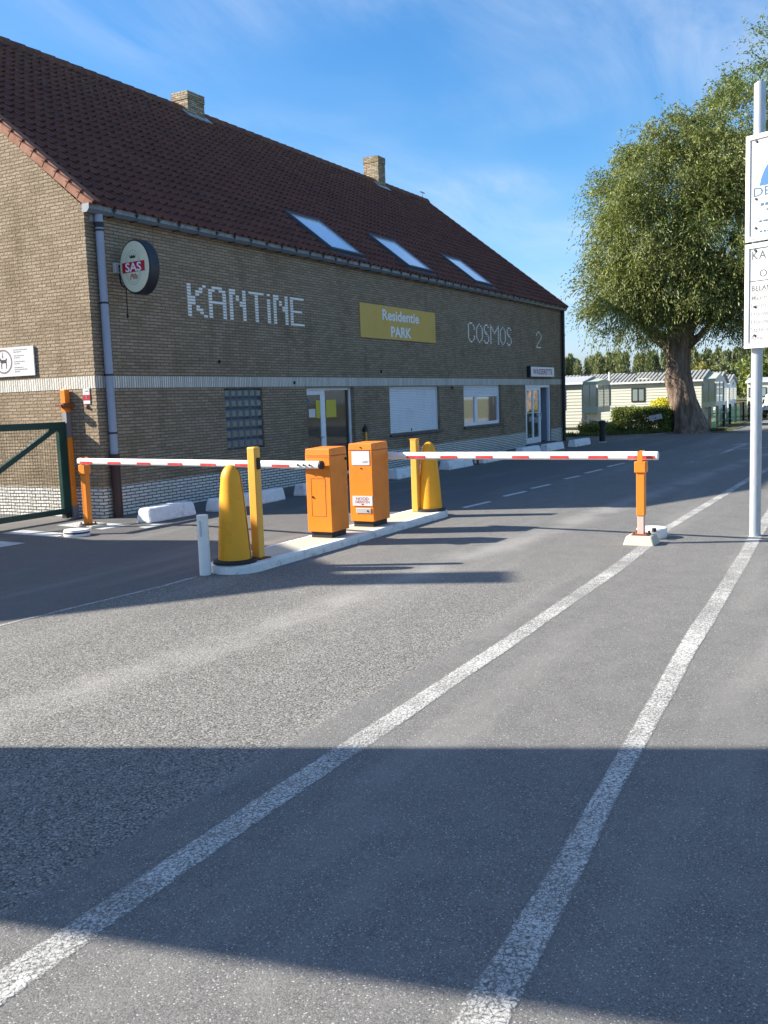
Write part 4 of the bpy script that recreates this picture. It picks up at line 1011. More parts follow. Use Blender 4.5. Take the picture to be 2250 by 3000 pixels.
# white concrete blocks along the building
chip_tex = bpy.data.textures.new('chips', 'CLOUDS'); chip_tex.noise_scale = .09; chip_tex.noise_depth = 3
def block(x0, x1, y, lab, first=[None]):
    t = thing('concrete_block', ((x0 + x1) / 2, y + .14, 0), lab, 'concrete block', 'whitewashed blocks along the canteen')
    l = (x1 - x0) / 2
    if True:
        mb = MB(); cx = t.location.x; cyy = t.location.y
        mb.prism([(cx - l, cyy - .15, 0), (cx + l, cyy - .15, 0), (cx + l, cyy + .15, 0), (cx - l, cyy + .15, 0)], [(cx - l + .02, cyy - .11, .22), (cx + l - .02, cyy - .11, .22), (cx + l - .02, cyy + .11, .22), (cx - l + .02, cyy + .11, .22)])
        ob = mb.build('block', M['white_conc'], t, bevel=.03)
        m_ = ob.modifiers.new('sub', 'SUBSURF'); m_.subdivision_type = 'SIMPLE'; m_.levels = m_.render_levels = 4
        m_ = ob.modifiers.new('chips', 'DISPLACE'); m_.texture = chip_tex; m_.strength = .016; m_.mid_level = .5; m_.texture_coords = 'LOCAL'
    return t
block(-.3, .75, -1.22, 'whitewashed concrete block at the canteen corner, nearest of the row')
block(1.1, 3.0, -1.38, 'long whitewashed block behind the near yellow bollard')
block(3.57, 5.1, -1.42, 'whitewashed block seen between the two orange cabinets')
block(6.95, 8.75, -1.55, 'whitewashed block before the entrance, behind the far yellow post')
block(9.4, 10.85, -1.62, 'stained whitewashed block under the closed shutter, right of the far bollard')
block(11.5, 13.2, -1.62, 'whitewashed block half hidden by the boom between the two windows')
block(14.4, 15.85, -1.62, 'whitewashed block under the half shuttered window')
block(16.2, 17.75, -1.72, 'whitewashed block just before the laundrette door')
block(18.5, 20.15, -1.85, 'whitewashed block at the laundrette door, farthest of the row')
t = thing('block_pin', (11.15, -1.6, 0), 'thin rusty pin standing in the gap between two white blocks', 'pin')
mb = MB(); mb.tube([(11.15, -1.6, 0), (11.15, -1.6, .2)], .03, 8); mb.build('pin', M['rust'], t)
t = thing('black_bollard', (21.33, -1.9, 0), 'black bollard standing past the end of the canteen', 'bollard')
mb = MB(); mb.lathe([(.1, 0), (.1, .62), (.125, .63), (.125, .70), (.1, .74), (.02, .755)], (21.33, -1.9, 0), 20); mb.build('bollard', M['black'], t, smooth='auto')
mb = MB(); mb.lathe([(.14, 0), (.13, .03)], (21.33, -1.9, 0), 20); mb.build('foot', M['conc'], t)

# ------------------------------------------------------------------ pole with notice boards
px0, py0 = .65, -9.5
t = thing('notice_pole', (px0, py0, 0), 'grey steel pole carrying two white notice boards at the right edge', 'sign post')
mb = MB(); mb.tube([(px0, py0, 0), (px0, py0, 4.98)], .062, 20); mb.tube([(px0, py0, 4.98), (px0, py0, 5.0)], .03, 10); mb.build('pole', M['galv'], t, smooth='auto')
LD = Vector((.40, .9165, 0)); RD = -LD; NB = Vector((-LD.y, LD.x, 0))  # NB faces the viewer
def bpt(s, z, off=0.0): return Vector((.585, -9.385, 0)) + RD * s + NB * off + Vector((0, 0, z))
BW = 1.25
def board(z0, z1, label):
    o = bpt(0, 0); mb = MB(); mb.obox(o, RD, NB, (0, 0, 1), 0, BW, -.012, .012, z0, z1); p = mb.build('notice_board', M['sign_white'], t, label=label)
    mb = MB()
    for a0, a1, c0, c1 in ((0, .05, z0, z1), (BW - .05, BW, z0, z1), (.05, BW - .05, z1 - .05, z1), (.05, BW - .05, z0, z0 + .05)): mb.obox(o, RD, NB, (0, 0, 1), a0, a1, .0125, .03, c0, c1)
    mb.build('frame', M['white_paint'], p, bevel=.003)
    mb = MB()
    for i in range(6):
        for a in (.025, BW - .025): c = bpt(a, z0 + .06 + i * (z1 - z0 - .12) / 5, .03); mb.tube([c, c + NB * .005], .009, 6)
        c = bpt(.1 + i * .21, z1 - .025, .03); mb.tube([c, c + NB * .005], .009, 6); c = bpt(.1 + i * .21, z0 + .025, .03); mb.tube([c, c + NB * .005], .009, 6)
    mb.build('rivets', M['galv_dark'], p)
    mb = MB()
    for z in (z0 + .14, (z0 + z1) / 2 if z1 - z0 < 1.13 else z0 + .45, z1 - .075): c = bpt(.12, z, .0125); mb.tube([c, c + NB * .012], .014, 10)
    mb.build('bolts', M['dark_ink'], p)
    return p
bu = board(3.29, 4.42, 'upper board with blue logo'); bl = board(2.13, 3.265, 'lower board with grey text lines')
UP = Vector((0, 0, 1))
def btext(p, s, s_x, z, size, m, align='LEFT', sx=1.0, bold=.0015, name='lettering', space=1.0):
    mb = MB(); mb.text(s, bpt(s_x, z, .0135), RD, UP, size, align=align, sx=sx, bold=bold, space=space); mb.build(name, M[m], p, recalc=False)
mb = MB()  # blue sail-shaped logo
P = [(.155, 3.87), (.175, 3.95), (.21, 4.03), (.26, 4.1), (.33, 4.16), (.45, 4.21), (.60, 4.2), (.72, 4.18), (.80, 4.12), (.86, 4.03), (.9, 3.93), (.92, 3.86), (.74, 3.87), (.6, 3.87), (.45, 3.865)]
mb.add([bpt(a, z, .0135) for a, z in P], [tuple(range(len(P)))]); mb.build('logo', M['blue_ink'], bu, recalc=False)
mb = MB(); P = [(.28, 4.03), (.32, 4.08), (.42, 4.09), (.5, 4.05), (.46, 3.99), (.34, 3.98)]; mb.add([bpt(a, z, .0145) for a, z in P], [tuple(range(len(P)))]); mb.build('logo_highlight', M['sign_text'], bu, recalc=False)
btext(bu, 'DE', .075, 3.765, .135, 'teal_ink', sx=1.3)
for s_, a_, z_ in (('Dorpsplein', .28, 3.66), ('Residentie', .38, 3.59), ('Openingsuren', .26, 3.475), ('Infolijn', .30, 3.365)): pass
mb = MB()
for a_, z_, n_ in ((.17, 3.655, 9), (.24, 3.6, 8), (.155, 3.485, 10), (.28, 3.44, 7), (.165, 3.375, 10)):
    s_ = a_
    for k in range(n_):
        ww = rnd.uniform(.03, .06); hh = rnd.choice((.022, .022, .032))
        mb.add([bpt(s_, z_, .0135), bpt(s_ + ww, z_, .0135), bpt(s_ + ww, z_ + hh, .0135), bpt(s_, z_ + hh, .0135)], [(0, 1, 2, 3)]); s_ += ww + .012
mb.build('text_lines', M['teal_ink'], bu, recalc=False)
btext(bl, 'KANTINE', .07, 3.095, .125, 'grey_ink', sx=1.0, space=1.15, bold=.002)
btext(bl, 'Ouvert', .165, 2.90, .11, 'grey_ink', sx=1.1)
mb = MB(); mb.add([bpt(.065, 2.855, .0135), bpt(1.17, 2.855, .0135), bpt(1.17, 2.867, .0135), bpt(.065, 2.867, .0135)], [(0, 1, 2, 3)]); mb.build('rule', M['grey_ink'], bl, recalc=False)
btext(bl, 'BELANGRIJK', .075, 2.755, .08, 'grey_ink')
mb = MB(); mb.add([bpt(.075, 2.742, .0135), bpt(.6, 2.742, .0135), bpt(.6, 2.748, .0135), bpt(.075, 2.748, .0135)], [(0, 1, 2, 3)]); mb.build('underline', M['grey_ink'], bl, recalc=False)
for i, s_ in enumerate(('Maximum', 'Eenrichting', 'Honden aan', 'Hondenge', 'Stilte en', 'Afval')):
    btext(bl, s_, .07, 2.655 - i * .087, .075, 'pale_ink', sx=1.05)

# ------------------------------------------------------------------ foliage helpers
def leaf_object(name, mats, parent, C, D, Ln, Wd, seed=1, label=None):
    # C centres, D directions (n,3), lengths, widths -> one mesh of small narrow faces
    rs = np.random.RandomState(seed); n = len(C)
    D = D / (np.linalg.norm(D, axis=1, keepdims=True) + 1e-9)
    rv = rs.normal(size=(n, 3)); S = np.cross(D, rv); S /= (np.linalg.norm(S, axis=1, keepdims=True) + 1e-9)
    a = C - D * Ln[:, None] / 2; b = C + D * Ln[:, None] / 2; s = S * Wd[:, None] / 2
    V = np.stack([a, C + s, b, C - s], 1).reshape(-1, 3)
    off = np.array(wloc(parent)) if parent else np.zeros(3); V = V - off
    me = bpy.data.meshes.new(name); me.vertices.add(4 * n); me.loops.add(4 * n); me.polygons.add(n)
    me.vertices.foreach_set('co', V.astype(np.float32).ravel()); me.loops.foreach_set('vertex_index', np.arange(4 * n, dtype=np.int32))
    me.polygons.foreach_set('loop_start', np.arange(0, 4 * n, 4, dtype=np.int32)); me.polygons.foreach_set('loop_total', np.full(n, 4, dtype=np.int32))
    me.update(calc_edges=True); me.validate()
    for m in (mats if isinstance(mats, (list, tuple)) else [mats]): me.materials.append(m)
    o = bpy.data.objects.new(name, me); COL.objects.link(o)
    if parent: o.parent = parent
    if label: o['label'] = label
    return o
def willow_crown(name, mat, parent, lobes, ntw, nlf, seed, droop=.55, ll=.17, lw=.04, tw=1.0, core=None, noise=.3):
    rs = np.random.RandomState(seed)
    cs = []; ws = []
    for (c, r) in lobes: ws.append(r[0] * r[1] + r[0] * r[2]); 
    ws = np.array(ws) / sum(ws)
    Cs, Ds = [], []
    # clump centres on each lobe's shell, then twigs round each clump
    idx = rs.choice(len(lobes), ntw, p=ws)
    ncl = 36
    clumps = []
    for (c, r) in lobes:
        u = rs.normal(size=(ncl, 3)); u /= np.linalg.norm(u, axis=1, keepdims=True)
        rad = rs.uniform(.7, 1.12, (ncl, 1)); clumps.append((u, rad, rs.normal(size=(ncl, 3)) * .45 + np.array([0, 0, .1])))
    for k in range(ntw):
        c, r = lobes[idx[k]]; u, rad, cdir = clumps[idx[k]]; j = rs.randint(ncl)
        dirv = (u[j] + rs.normal(size=3) * .115) if rs.uniform() < .86 else rs.normal(size=3); dirv /= np.linalg.norm(dirv)
        rr_ = rad[j, 0] * (1 + rs.normal() * .09)
        p = np.array(c) + dirv * np.array(r) * rr_
        outward = dirv * np.array([1, 1, .6]); v = outward * .8 + cdir[j] + rs.normal(size=3) * .25 + np.array([0, 0, .25]); v /= np.linalg.norm(v)
        ln = tw * rs.uniform(.55, 1.25)
        ts = np.linspace(0, 1, nlf) + rs.uniform(-.03, .03, nlf)
        pts = p + v * (ln * ts)[:, None] + np.array([0, 0, -1.0]) * (droop * ln * ts ** 2)[:, None]
        tang = v[None, :] + np.array([0, 0, -2.0 * droop])[None, :] * ts[:, None]
        Cs.append(pts + rs.normal(size=(nlf, 3)) * .045); Ds.append(tang + rs.normal(size=(nlf, 3)) * .5)
    C = np.concatenate(Cs); D = np.concatenate(Ds); n = len(C)
    return leaf_object(name, mat, parent, C, D, ll * rs.uniform(.6, 1.3, n), lw * rs.uniform(.7, 1.3, n), seed)

# ------------------------------------------------------------------ the big willow
T0 = thing('willow_tree', (28.05, -3.6, 0), 'big pollarded willow with thick furrowed trunk beyond the barrier', 'tree')
def trunk_mesh():
    mb = MB(); n = 40; cen = [(28.05, -3.62, -.02, .95), (28.03, -3.55, .12, .80), (28.0, -3.48, .4, .68), (27.95, -3.36, .9, .57), (27.9, -3.22, 1.5, .52), (27.86, -3.1, 2.0, .56), (27.86, -3.08, 2.5, .48), (27.84, -3.1, 3.1, .45), (27.84, -3.14, 3.8, .52), (27.84, -3.2, 4.5, .5)]
    vs = []
    for i, (x, y, z, r) in enumerate(cen):
        for k in range(n):
            a = 2 * math.pi * k / n + .12 * i
            q = r * (1 + .09 * math.sin(5 * a + i * .25) + .055 * math.sin(9 * a - i * .5) + .035 * math.sin(17 * a + i) + rnd.uniform(-.03, .03))
            if i == 0: q *= 1 + .12 * math.sin(4 * a)
            vs.append((x + q * math.cos(a), y + q * math.sin(a) * .95, z + rnd.uniform(-.02, .02)))
    fs = []
    for i in range(len(cen) - 1):
        for k in range(n): fs.append((i * n + k, i * n + (k + 1) % n, (i + 1) * n + (k + 1) % n, (i + 1) * n + k))
    mb.add(vs, fs); return mb
tr = trunk_mesh().build('trunk', M['bark'], T0, smooth=True)
mb = MB()
for k in range(15):
    a = 2 * math.pi * k / 15 + rnd.uniform(-.2, .2); el = rnd.uniform(.5, 1.2); p = Vector((27.84 + .3 * math.cos(a), -3.18 + .3 * math.sin(a), rnd.uniform(3.2, 4.4))); pts = [p]; v = Vector((math.cos(a) * math.cos(el), math.sin(a) * math.cos(el), math.sin(el)))
    rad = [rnd.uniform(.16, .26)]
    for j in range(5):
        v = (v + Vector((rnd.uniform(-.2, .2), rnd.uniform(-.2, .2), .12))).normalized(); pts.append(pts[-1] + v * .62); rad.append(rad[-1] * .7)
    mb.tube(pts, rad, 7)
mb.build('limbs', M['bark'], T0, smooth=True)
lobes = [((27.4, -2.2, 8.9), (2.3, 2.0, 2.0)), ((27.3, -1.2, 5.2), (1.7, 1.3, 1.6)), ((27.0, -2.9, 5.7), (1.3, 2.0, 1.2)), ((27.7, -5.2, 5.4), (1.8, 1.4, 1.6)), ((28.6, -3.2, 5.7), (1.6, 2.2, 1.2)), ((27.9, -3.3, 7.6), (3.1, 3.0, 3.6)), ((27.0, -1.9, 6.5), (2.0, 2.0, 2.4)), ((27.4, -5.0, 7.0), (2.1, 2.2, 3.0)), ((28.2, -2.9, 10.0), (2.3, 2.0, 1.9)), ((28.4, -4.8, 10.6), (2.4, 2.3, 1.9)), ((27.2, -1.0, 7.4), (1.5, 1.2, 1.8)), ((27.6, -3.0, 5.8), (2.2, 2.3, 1.3)), ((28.4, -6.0, 6.4), (2.1, 1.9, 2.2))]
willow_crown('crown', M['willow'], T0, lobes, 16000, 14, 3, droop=.7, ll=.155, lw=.038, tw=.95)
T1 = thing('tall_tree', (34.5, -6.96, 0), 'taller loose-crowned green tree rising behind the willow at the right edge', 'tree')
mb = MB(); mb.tube([(34.5, -6.96, 0), (34.4, -6.95, 2.5), (34.5, -6.93, 5), (34.6, -6.94, 9), (34.6, -6.93, 13)], [.5, .4, .34, .22, .08], 14); mb.build('trunk', M['bark'], T1, smooth=True)
mb = MB()
for k in range(14):
    a = 2 * math.pi * k / 14 * 2.4; z = 5 + k * .6; pts = [Vector((34.5, -6.935, z))]; v = Vector((math.cos(a), math.sin(a), .55)).normalized(); rad = [.14]
    for j in range(4): v = (v + Vector((0, 0, .15)) + Vector((rnd.uniform(-.15, .15), rnd.uniform(-.15, .15), 0))).normalized(); pts.append(pts[-1] + v * .75); rad.append(rad[-1] * .65)
    mb.tube(pts, rad, 6)
mb.build('limbs', M['bark'], T1, smooth=True)
lobes = [((34.5, -5.5, 9.4), (3.2, 3.0, 3.0)), ((34.6, -4.6, 12.2), (2.6, 2.2, 2.4)), ((34.5, -6.2, 14.4), (2.6, 2.3, 2.4)), ((34.4, -5.0, 10.4), (2.8, 2.6, 2.2)), ((34.4, -7.5, 11.5), (2.6, 2.6, 3))]
willow_crown('crown', M['tree2'], T1, lobes, 4800, 13, 8, droop=.35, ll=.17, lw=.048, tw=1.05)

# hedge, golden shrub, plate, weeds
def box_leaves(n, x0, x1, y0, y1, z0, z1, rs, rough=.06):
    f = rs.randint(0, 4, n); u = rs.uniform(0, 1, (n, 3)); P = np.stack([x0 + u[:, 0] * (x1 - x0), y0 + u[:, 1] * (y1 - y0), z0 + u[:, 2] * (z1 - z0)], 1)
    P[f == 0, 0] = x0; P[f == 1, 2] = z1; P[f == 2, 1] = y0; P[f == 3, 1] = y1
    return P + rs.normal(size=(n, 3)) * rough
def hedge(name, x0, x1, y0, y1, z1, mat, n, label, cat, seed, core=True, z0=0.0, size=.075):
    rs = np.random.RandomState(seed); t = thing(name, ((x0 + x1) / 2, (y0 + y1) / 2, 0), label, cat)
    if core:
        mb = MB(); 
        for i in range(7):
            y = y0 + .1 + (y1 - y0 - .2) * i / 6; mb.tube([((x0 + x1) / 2, y, 0), ((x0 + x1) / 2 + rnd.uniform(-.1, .1), y + rnd.uniform(-.05, .05), z1 * .7)], [.025, .01], 5)
        mb.build('stems', M['bark'], t)
    P = np.concatenate([box_leaves(n, x0, x1, y0, y1, z0, z1, rs), box_leaves(n // 2, x0 + .1, x1 - .1, y0 + .1, y1 - .1, z0, z1 - .1, rs, .08)])
    m = len(P); leaf_object('foliage', mat, t, P, rs.normal(size=(m, 3)), size * rs.uniform(.7, 1.4, m), size * .62 * rs.uniform(.7, 1.3, m), seed)
    return t
hedge('clipped_hedge', 27.2, 28.1, -2.78, -.73, .94, M['hedge'], 20000, 'clipped green box hedge left of the willow trunk', 'hedge', 4)
hedge('low_shrub', 26.0, 27.3, -.85, .35, .42, M['hedge'], 2500, 'low dark shrub beside the black bollard', 'shrub', 5)
rs = np.random.RandomState(9)
t = thing('golden_shrub', (28.2, -2.4, 0), 'bright golden yellow shrub behind the clipped hedge', 'shrub')
u = rs.normal(size=(1600, 3)); u /= np.linalg.norm(u, axis=1, keepdims=True); P = np.array([28.3, -2.4, 1.02]) + u * np.array([.5, .52, .4]) * rs.uniform(.5, 1.05, (1600, 1))
leaf_object('foliage', M['ybush'], t, P, rs.normal(size=(1600, 3)), .1 * rs.uniform(.7, 1.4, 1600), .06 * rs.uniform(.7, 1.3, 1600), 9)
mb = MB()
for i in range(5): mb.tube([(28.3, -2.4, 0), (28.3 + rnd.uniform(-.3, .3), -2.4 + rnd.uniform(-.3, .3), .9)], [.02, .008], 5)
mb.build('stems', M['bark'], t)
t = thing('tilted_plate', (27.0, -2.42, 0), 'small tilted grey name plate on a stake before the hedge', 'sign')
mb = MB(); mb.tube([(27.02, -2.42, 0), (27.0, -2.42, .6)], .015, 6); mb.build('stake', M['bark'], t)
mb = MB(); mb.obox((26.97, -2.42, .66), (0, -.985, .17), (-1, 0, 0), (0, .17, .985), -.25, .25, 0, .02, -.1, .1); mb.build('plate', M['galv'], t)
mb = MB(); mb.obox((26.945, -2.42, .66), (0, -.985, .17), (-1, 0, 0), (0, .17, .985), -.03, .03, 0, .004, -.05, -.01); mb.build('emblem', M['dark_ink'], t)
rs = np.random.RandomState(12); n = 5200
Px = []; 
while len(Px) < n:
    s = rs.uniform(); i = rs.randint(5); a, b = kp[i], kp[i + 1]
    x = a[0] + (b[0] - a[0]) * s + abs(rs.normal()) * .45 + .14; y = a[1] + (b[1] - a[1]) * s + abs(rs.normal()) * .2; Px.append((x, y, rs.uniform(0, .12)))
Px = np.array(Px); extra = np.stack([rs.uniform(23.7, 26.5, 3000), rs.uniform(.6, 4.5, 3000), rs.uniform(0, .14, 3000)], 1); Px = np.concatenate([Px, extra]); n = len(Px)
o = leaf_object('grass', M['grass'], None, Px, rs.normal(size=(n, 3)) * .4 + np.array([0, 0, 1]), .16 * rs.uniform(.5, 1.4, n), .03 * rs.uniform(.7, 1.3, n), 12); tag(o, kind='stuff')

# ------------------------------------------------------------------ static caravans
def caravan(x0, x1, y0, y1, ze, zr, label, wall, bay=True, tiled=False, zb=.32, windows=(), steps=False):
    """long axis along y, near end at y0 (towards the road), near long side at x0"""
    t = thing('static_caravan', ((x0 + x1) / 2, (y0 + y1) / 2, 0), label, 'caravan', 'static caravans beyond the hedge')
    xm = (x0 + x1) / 2; mb = MB()
    mb.prism([(x0, y0, zb), (x1, y0, zb), (x1, y0, ze), (xm, y0, zr - .03), (x0, y0, ze)], [(x0, y1, zb), (x1, y1, zb), (x1, y1, ze), (xm, y1, zr - .03), (x0, y1, ze)])
    z = zb + .12
    while z < ze - .05:  # overlapping cladding boards
        mb.prism([(x0 - .012, y0 - .012, z), (x0 - .012, y1, z), (x0 - .002, y1, z + .1), (x0 - .002, y0 - .012, z + .1)], [(x0 - .011, y0 - .012, z), (x0 - .011, y1, z), (x0 - .001, y1, z + .1), (x0 - .001, y0 - .012, z + .1)]); z += .13
    mb.build('body', wall, t, recalc=False)
    mb = MB(); mb.box(x0 + .08, x1 - .08, y0 + .12, y1 - .05, 0, zb); mb.build('skirt', M['skirt'], t)
    mb = MB(); ov = .1
    if tiled:
        n = int((y1 - y0) / .17)
        for i in range(n):
            a = y0 - ov + i * (y1 - y0 + 2 * ov) / n; b = a + (y1 - y0 + 2 * ov) / n * .55; c = a + (y1 - y0 + 2 * ov) / n
            for (p, q, h) in ((a, b, .05), (b, c, .0)):
                for sx, ex in ((x0 - ov, xm), (x1 + ov, xm)):
                    mb.prism([(sx, p, ze - .06), (sx, q, ze - .06), (ex, q, zr - .03), (ex, p, zr - .03)], [(sx, p, ze - .01 + h), (sx, q, ze - .01 + h), (ex, q, zr + .02 + h), (ex, p, zr + .02 + h)])
    else:
        for sx in (x0 - ov, x1 + ov): mb.prism([(sx, y0 - ov, ze - .05), (sx, y1 + ov, ze - .05), (xm, y1 + ov, zr - .03), (xm, y0 - ov, zr - .03)], [(sx, y0 - ov, ze + .02), (sx, y1 + ov, ze + .02), (xm, y1 + ov, zr + .03), (xm, y0 - ov, zr + .03)])
    rf = mb.build('roof', M['car_roof_tile'] if tiled else M['car_roof'], t, recalc=False)
    mb = MB(); mb.box(x0 - ov - .05, x0 - ov, y0 - ov, y1 + ov, ze - .08, ze + .0); mb.build('gutter', M['white_frame'], rf)
    for (a, b, c, d) in windows:  # on the near long side: y range, z range
        mb = MB(); mb.box(x0 - .035, x0 - .013, a - .05, b + .05, c - .05, c); mb.box(x0 - .035, x0 - .013, a - .05, b + .05, d, d + .05); mb.box(x0 - .035, x0 - .013, a - .05, a, c, d); mb.box(x0 - .035, x0 - .013, b, b + .05, c, d); mb.box(x0 - .034, x0 - .013, (a + b) / 2 - .025, (a + b) / 2 + .025, c, d)
        wd = mb.build('window', M['interior_dark'], t)
        mb = MB(); mb.box(x0 - .026, x0 - .013, a, b, c, d); mb.build('pane', M['glass_car'], wd)
    # end wall
    if bay:
        yb = y0 - .55; mb = MB()
        xa, xb = x0 + .12, x1 - .12
        P = [(xa, y0), (xb, y0), (xb - .45, yb), (xa + .25, yb)]
        mb.prism([(x, y, .88) for x, y in P], [(x, y, 1.12) for x, y in P]); mb.prism([(x, y, ze - .12) for x, y in P], [(x, y, ze + .02) for x, y in P])
        apex = ((xa + xb) / 2, y0, zr - .02); mb.add([(P[0][0], y0, ze + .02), (P[3][0], yb, ze + .02), (P[2][0], yb, ze + .02), (P[1][0], y0, ze + .02), apex, ((xa + xb) / 2, yb, zr - .12)], [(0, 1, 5, 4), (1, 2, 5), (2, 3, 4, 5)])
        for (x, y) in P: mb.box(x - .035, x + .035, y - .035, y + .035, 1.12, ze - .12)
        for (p, q) in ((P[0], P[3]), (P[3], P[2]), (P[2], P[1])):
            mxx, myy = (p[0] + q[0]) / 2, (p[1] + q[1]) / 2; mb.box(mxx - .02, mxx + .02, myy - .02, myy + .02, 1.12, ze - .12)
        by = mb.build('bay_window', M['car_trim'], t)
        mb = MB(); mb.prism([(x, y, 1.12) for x, y in P], [(x, y, ze - .12) for x, y in P])
        mb.build('pane', M['glass_car'], by)
    else:
        for a, b in ((x0 + .25, xm - .12), (xm + .12, x1 - .25)):
            mb = MB(); mb.box(a - .05, b + .05, y0 - .04, y0 - .013, .98, 1.75); wd = mb.build('window', M['white_frame'], t)
            mb = MB(); mb.box(a, b, y0 - .045, y0 - .041, 1.03, 1.7); mb.build('pane', M['glass_car'], wd)
    return t
cA = caravan(27.05, 29.9, .56, 9.5, 2.13, 2.36, 'cream caravan with glazed bay just past the canteen corner', M['car_cream'], True, False, windows=((1.3, 1.8, 1.1, 1.85),))
cB = caravan(33.0, 36.0, -3.05, 6.5, 2.12, 2.5, 'long cream caravan behind the hedge and willow with ribbed grey roof', M['car_cream'], True, True, windows=((-.53, -.02, 1.26, 1.79), (-2.45, -2.05, 1.2, 1.8)))
mb = MB(); mb.box(33.2, 33.7, -.75, -.2, 2.2, 2.27); mb.box(33.1, 33.5, 2.0, 2.6, 2.17, 2.25); mb.tube([(33.25, 1.1, 2.1), (33.25, 1.1, 2.62)], .05, 8); mb.build('roof_vents', M['car_white'], cB)
mb = MB()
for y in (2.6, .4, -.9): mb.box(34.3, 34.7, y - .2, y + .2, 2.46, 2.6)
mb.build('roof_cowls', M['zinc_dark'], cB)
mb = MB(); mb.box(32.97, 32.985, -2.9, 6.0, .98, 1.02); mb.build('trim_line', M['car_trim'], cB)
caravan(40.3, 43.2, -2.55, 6, 2.0, 2.5, 'white caravan end with ribbed roof, first past the willow trunk', M['car_white'], False, True)
caravan(46.5, 49.4, -2.1, 6, 2.0, 2.42, 'white caravan end, second past the willow trunk', M['car_white'], False, True)
caravan(56.0, 59.0, -5.6, -1.8, 2.08, 2.3, 'distant cream caravan side with a wide window above the green fence', M['car_cream'], False, False, windows=((-2.95, -1.95, 1.1, 1.62),))
caravan(62.0, 65.0, -12.5, -6.6, 2.15, 2.4, 'farthest pale caravan behind the notice pole', M['car_cream'], False, False, windows=((-8.5, -7.5, 1.1, 1.65),))
# caravan opposite the canteen (mirrored in its window panes)
cO = caravan(20.0, 23.0, -27, -18.5, 2.15, 2.45, 'cream caravan across the road, facing the canteen windows', M['car_cream'], False, False)
for o in (cO,): o.rotation_euler.z = math.pi; 
cP = copy_tree(cO); cP.location = (30.5, -22.8, 0); cP['label'] = 'cream caravan across the road, farther along from the canteen'
# lean-to shelter under caravan A's bay
t = thing('garden_locker', (26.05, -.05, 0), 'small grey green lean-to locker below the caravan bay', 'locker')
mb = MB(); mb.prism([(26.8, -.55, .02), (27.3, -.55, .02), (27.3, .5, .02), (26.8, .5, .02)], [(26.8, -.55, .48), (27.3, -.55, .48), (27.3, .5, .66), (26.8, .5, .66)]); mb.build('locker', M['sill'], t)
t = thing('washing_pole', (25.9, -.05, 0), 'thin white pole below the caravan bay', 'pole')
mb = MB(); mb.tube([(26.5, .12, 0), (26.5, .12, .82)], .03, 8); mb.build('pole', M['white_paint'], t)

# green picket fence leading away
def fence(x0, x1, y0, y1, label):
    t = thing('picket_fence', (x0, y0, 0), label, 'fence', 'green fences beside the path')
    p0 = Vector((x0, y0, 0)); p1 = Vector((x1, y1, 0)); d = (p1 - p0); ln = d.length; d.normalize(); n = int(ln / .3)
    mb = MB()
    for z in (.25, .62): mb.obox(p0, d, Vector((-d.y, d.x, 0)), (0, 0, 1), 0, ln, -.015, .015, z, z + .05)
    for i in range(n): mb.obox(p0, d, Vector((-d.y, d.x, 0)), (0, 0, 1), i * .3, i * .3 + .09, .016, .035, .05, .78 + .05 * (i % 3 == 0))
    mb.build('pickets', M['green_light'], t)
    for i in range(int(ln / 2.1) + 1):
        mb = MB(); q = p0 + d * i * 2.1; mb.box(q.x - .05, q.x + .05, q.y - .05, q.y + .05, 0, .95); mb.build('fence_post', M['black'], t)
fence(30.2, 41.0, -3.9, -3.6, 'green picket fence right behind the willow trunk')
fence(42.0, 58.0, -3.55, -3.5, 'green picket fence farther along the path')
# parked white car at the right edge
t = thing('parked_car', (46, -5.0, 0), 'white car parked on the path at the far right edge', 'car')
cx0 = 44.2; yc = -5.0
prof = [(0, .3), (0, .62), (.12, .74), (1.0, .86), (1.55, 1.28), (2.7, 1.33), (3.3, .98), (3.75, .9), (3.8, .35)]
mb = MB(); hw = .82
mb.prism([(cx0 + x, yc - hw, z) for x, z in prof], [(cx0 + x, yc + hw, z) for x, z in prof]); mb.build('body', M['carpaint'], t, bevel=.06)
mb = MB(); mb.prism([(cx0 + 1.04, yc - .68, .9), (cx0 + 1.5, yc - .62, 1.25), (cx0 + 1.48, yc - .62, 1.27), (cx0 + 1.0, yc - .68, .9)], [(cx0 + 1.04, yc + .68, .9), (cx0 + 1.5, yc + .62, 1.25), (cx0 + 1.48, yc + .62, 1.27), (cx0 + 1.0, yc + .68, .9)]); mb.build('windscreen', M['glass_car'], t)
mb = MB(); mb.box(cx0 - .03, cx0 + .02, yc - .75, yc + .75, .3, .45); mb.box(cx0 - .02, cx0 + .01, yc - .3, yc + .3, .52, .62); mb.build('bumper', M['black'], t)
for s_ in (-1, 1):
    mb = MB(); mb.box(cx0 - .015, cx0 + .06, yc + s_ * .62 - .14, yc + s_ * .62 + .14, .58, .72); mb.build('headlight', M['lamp'], t, bevel=.02)
for x in (.7, 3.05):
    for s_ in (-1, 1):
        mb = MB(); mb.tube([(cx0 + x, yc + s_ * .66, .3), (cx0 + x, yc + s_ * .84, .3)], .3, 20); wh = mb.build('wheel', M['black'], t)
        mb = MB(); mb.tube([(cx0 + x, yc + s_ * .84, .3), (cx0 + x, yc + s_ * .85, .3)], .19, 14); mb.build('rim', M['galv'], wh)

